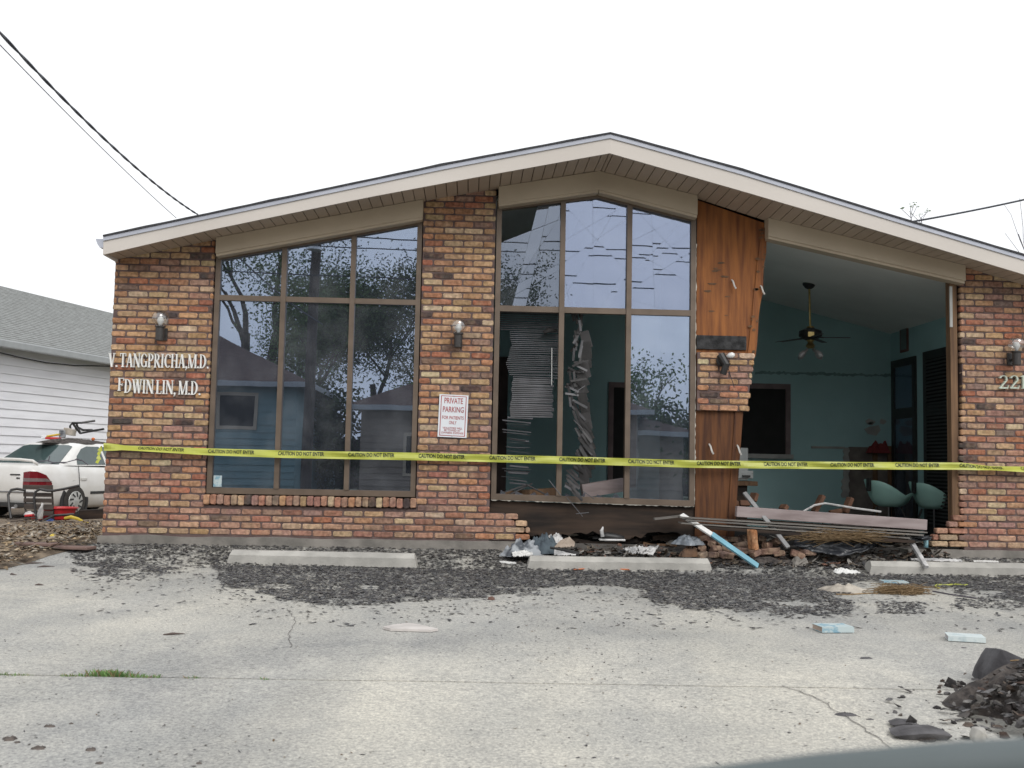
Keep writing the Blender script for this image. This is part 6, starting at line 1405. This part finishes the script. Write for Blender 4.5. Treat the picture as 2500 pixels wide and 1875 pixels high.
for i, (p0, p1, wd) in enumerate(((r2(830, 810), r2(885, 700), .09), (r2(1030, 815), r2(1070, 715), .09), (r2(425, 740), r2(440, 685), .09), (r2(375, 770), r2(370, 735), .12), (r2(620, 795), r2(640, 765), .10), (r2(930, 815), r2(1010, 800), .05), (r2(300, 730), r2(340, 770), .03))):
    mb = MB(); mb.bar(at(p0, .7), at(p1, .72), wd, .05); put(mb.build('broken_timber', M_RAW, bevel=.01), 'broken stub of reddish timber sticking up behind the pinkish beam', 'broken timber', 'timber stubs behind the fallen beam')
q = MB(); q.tube([at(r2(x, y), .6) for x, y in ((760, 805), (830, 765), (900, 752), (1000, 768), (1100, 785), (1270, 808))], .012, 6); put(q.build('pale_cable', M_CLOTHW), 'pale cable looping behind the pinkish beam', 'cable')
q = heap((7.3, .9, FLZ), 1.6, .7, .16, 97, 1.0, 50, 12); put(q.build('floor_rubble', M_CLOD), 'dark rubble spread over the floor of the open room', 'rubble')
pts = [(rnd.uniform(3.7, 8.4), rnd.uniform(.1, 1.2), FLZ+.04*rnd.random()) for _ in range(700)]
o = flakes('floor_scraps', M_FLAKE, pts, (.02, .07), [(.06, .055, .05), (.03, .03, .03), (.12, .10, .08), (.2, .19, .17), (.09, .06, .04)], .5, .05, 2); tag(o, kind='stuff')

# blinds in the broken window
bl = thing('mini_blind', at(z6(440, 90), .22), 'grey mini blind hanging torn behind the lower left pane opening', 'blind')
YB2 = .24; xa, xb, zt, zm = at(z6(215, 90), YB2).x-.02, at(z6(668, 90), YB2).x+.03, at(z6(440, 80), YB2).z, at(z6(440, 880), YB2).z
q = MB(); q.box(xa, xb, YB2-.02, YB2+.02, zt, zt+.04); q.build('headrail', M_SLATD, bl)
q = MB(); z = zt-.01; k = 0; edge = 0
while z > zm:
    f = (zt-z)/(zt-zm); edge = (edge+rnd.gauss(0, .006))*.96 if k else 0; xl_ = xa+(.0 if f < .16 else .14+edge+.04*(f > .6)); xr_ = xb-(.0 if f < .62 else .05+.03*rnd.random()); tl_ = .55 if f < .62 else .9
    dz = .013*math.sin(tl_); dy = .013*math.cos(tl_); sg_ = rnd.gauss(0, .004)
    q.mesh([(xl_, YB2-dy, z-dz), (xr_, YB2-dy, z-dz+sg_), (xr_, YB2, z+.003+sg_), (xl_, YB2, z+.003), (xl_, YB2+dy, z+dz), (xr_, YB2+dy, z+dz+sg_)], [(0, 1, 2, 3), (3, 2, 5, 4)]); z -= .0205; k += 1
bs_ = q.build('blind_slats', M_SLAT, bl, fix=False); bs_['kind'] = 'stuff'
q = MB(); q.tube([at(z6(623, 345), .2), at(z6(622, 635), .2)], .005, 6); q.build('wand', M_WHITE, bl)
q = MB(); q.tube([at(z6(560, 225), .17), at(z6(600, 208), .17), at(z6(665, 210), .17)], [.02, .03, .012], 6); q.build('broken_bracket', M_BLACK, bl)
for i in range(24):                                           # slats that slid down
    f = i/23; y = 880+f*500+rnd.uniform(-8, 8); x0 = 250+rnd.uniform(-15, 60)-f*10; x1 = 480+rnd.uniform(-60, 15)-f*25
    a, b = at(z6(x0, y), YB2-.05*rnd.random()), at(z6(x1, y+rnd.uniform(4, 26)), YB2-.05*rnd.random()); q = MB(); q.bar(a, b, .026, .003, (0, rnd.uniform(-.9, .2), 1)); q.build('slipped_slat', M_SLAT, bl)
for (p0, p1) in ((z6(160, 1492), z6(430, 1400)), (z6(430, 1400), z6(610, 1495)), (z6(290, 1480), z6(470, 1390))):
    q = MB(); q.bar(at(p0, .12), at(p1, .2), .03, .012); q.build('bent_slat', M_SLATD, bl)
tb_ = thing('twisted_blind', at(z6(800, 800), .12), 'twisted collapsed blind hanging out of the open middle pane', 'blind')
SP = [(800, 60), (815, 150), (805, 300), (800, 440), (785, 560), (770, 660), (800, 800), (830, 950), (850, 1100), (800, 1220), (770, 1300), (760, 1400), (770, 1480)]
M_SLT = [M_SLAT, M_SLATD, M_BLACK]
def sp(t): f = t*(len(SP)-1); i = min(int(f), len(SP)-2); a = f-i; return (SP[i][0]*(1-a)+SP[i+1][0]*a, SP[i][1]*(1-a)+SP[i+1][1]*a)
for i in range(78):
    t = i/77; cx_, cy = sp(t); Y = .16-.30*max(0, t-.72)/.28
    if t < .25: a_, L_ = -1.35+rnd.gauss(0, .3), rnd.uniform(90, 170)
    elif t < .5: a_, L_ = rnd.choice((-.5, .0, .1, .5, 1.4, 1.5))+rnd.gauss(0, .12), rnd.uniform(110, 190)
    else: a_, L_ = 1.0+rnd.gauss(0, .12), rnd.uniform(150, 270)
    if t > .78: a_, L_ = .72+rnd.gauss(0, .1), rnd.uniform(110, 190)
    dx, dy = math.cos(a_)*L_/2, math.sin(a_)*L_/2; ox = rnd.uniform(-25, 45)
    a, b = at(z6(cx_+ox-dx*.5, cy-dy*.5), Y+rnd.uniform(-.05, .05)), at(z6(cx_+ox+dx, cy+dy), Y+rnd.uniform(-.05, .08)); q = MB(); q.bar(a, b, .024, .003, (rnd.uniform(-.4, .4), -1, rnd.uniform(-.2, .5))); q.build('bent_slat', M_SLT[rnd.choice((0, 1, 1, 2))], tb_)
for i in range(16):                                           # dark bundle that the slats hang in
    t = .12+i*.045; cx_, cy = sp(t); a, b = at(z6(cx_+60+25*math.sin(i), cy), .24), at(z6(cx_+95, cy+130), .26); q = MB(); q.bar(a, b, .10, .01, (0, -1, .1)); q.build('blind_tape', M_SLT[2 if i % 3 else 1], tb_)
for (p0, p1) in ((z6(740, 1500), z6(860, 1645)), (z6(810, 1625), z6(908, 1615)), (z6(600, 1365), z6(690, 1480)), (z6(860, 1450), z6(950, 1510)), (z6(790, 900), z6(862, 975)), (z6(800, 690), z6(878, 638))):
    q = MB(); q.bar(at(p0, -.1), at(p1, -.08), .022, .006); q.build('bent_slat', M_SLAT, tb_)
q = MB(); q.bar(at(z6(855, 1450), .3), at(z6(1172, 1400), .35), .10, .14); put(q.build('inner_board', M_PINK), 'pinkish board lying inside the sill of the open middle pane', 'board')
q = MB(); q.bar(at(z6(250, 1490), .32), at(z6(660, 1460), .34), .12, .10); put(q.build('inner_plank', M_STUD), 'brown plank lying inside the sill of the lower left pane', 'plank')
a, b = at(z2(1862, 930), .06), at(z2(1930, 1030), .06); q = MB(); q.box(a.x, b.x, .0605, .0612, b.z, a.z)
q = MB(); q.box(a.x, b.x, .050, .0605, b.z, a.z); put(q.build('window_sticker', M_BOOK, bevel=.003), 'small blue and white card in the lower left corner of the left window', 'card')
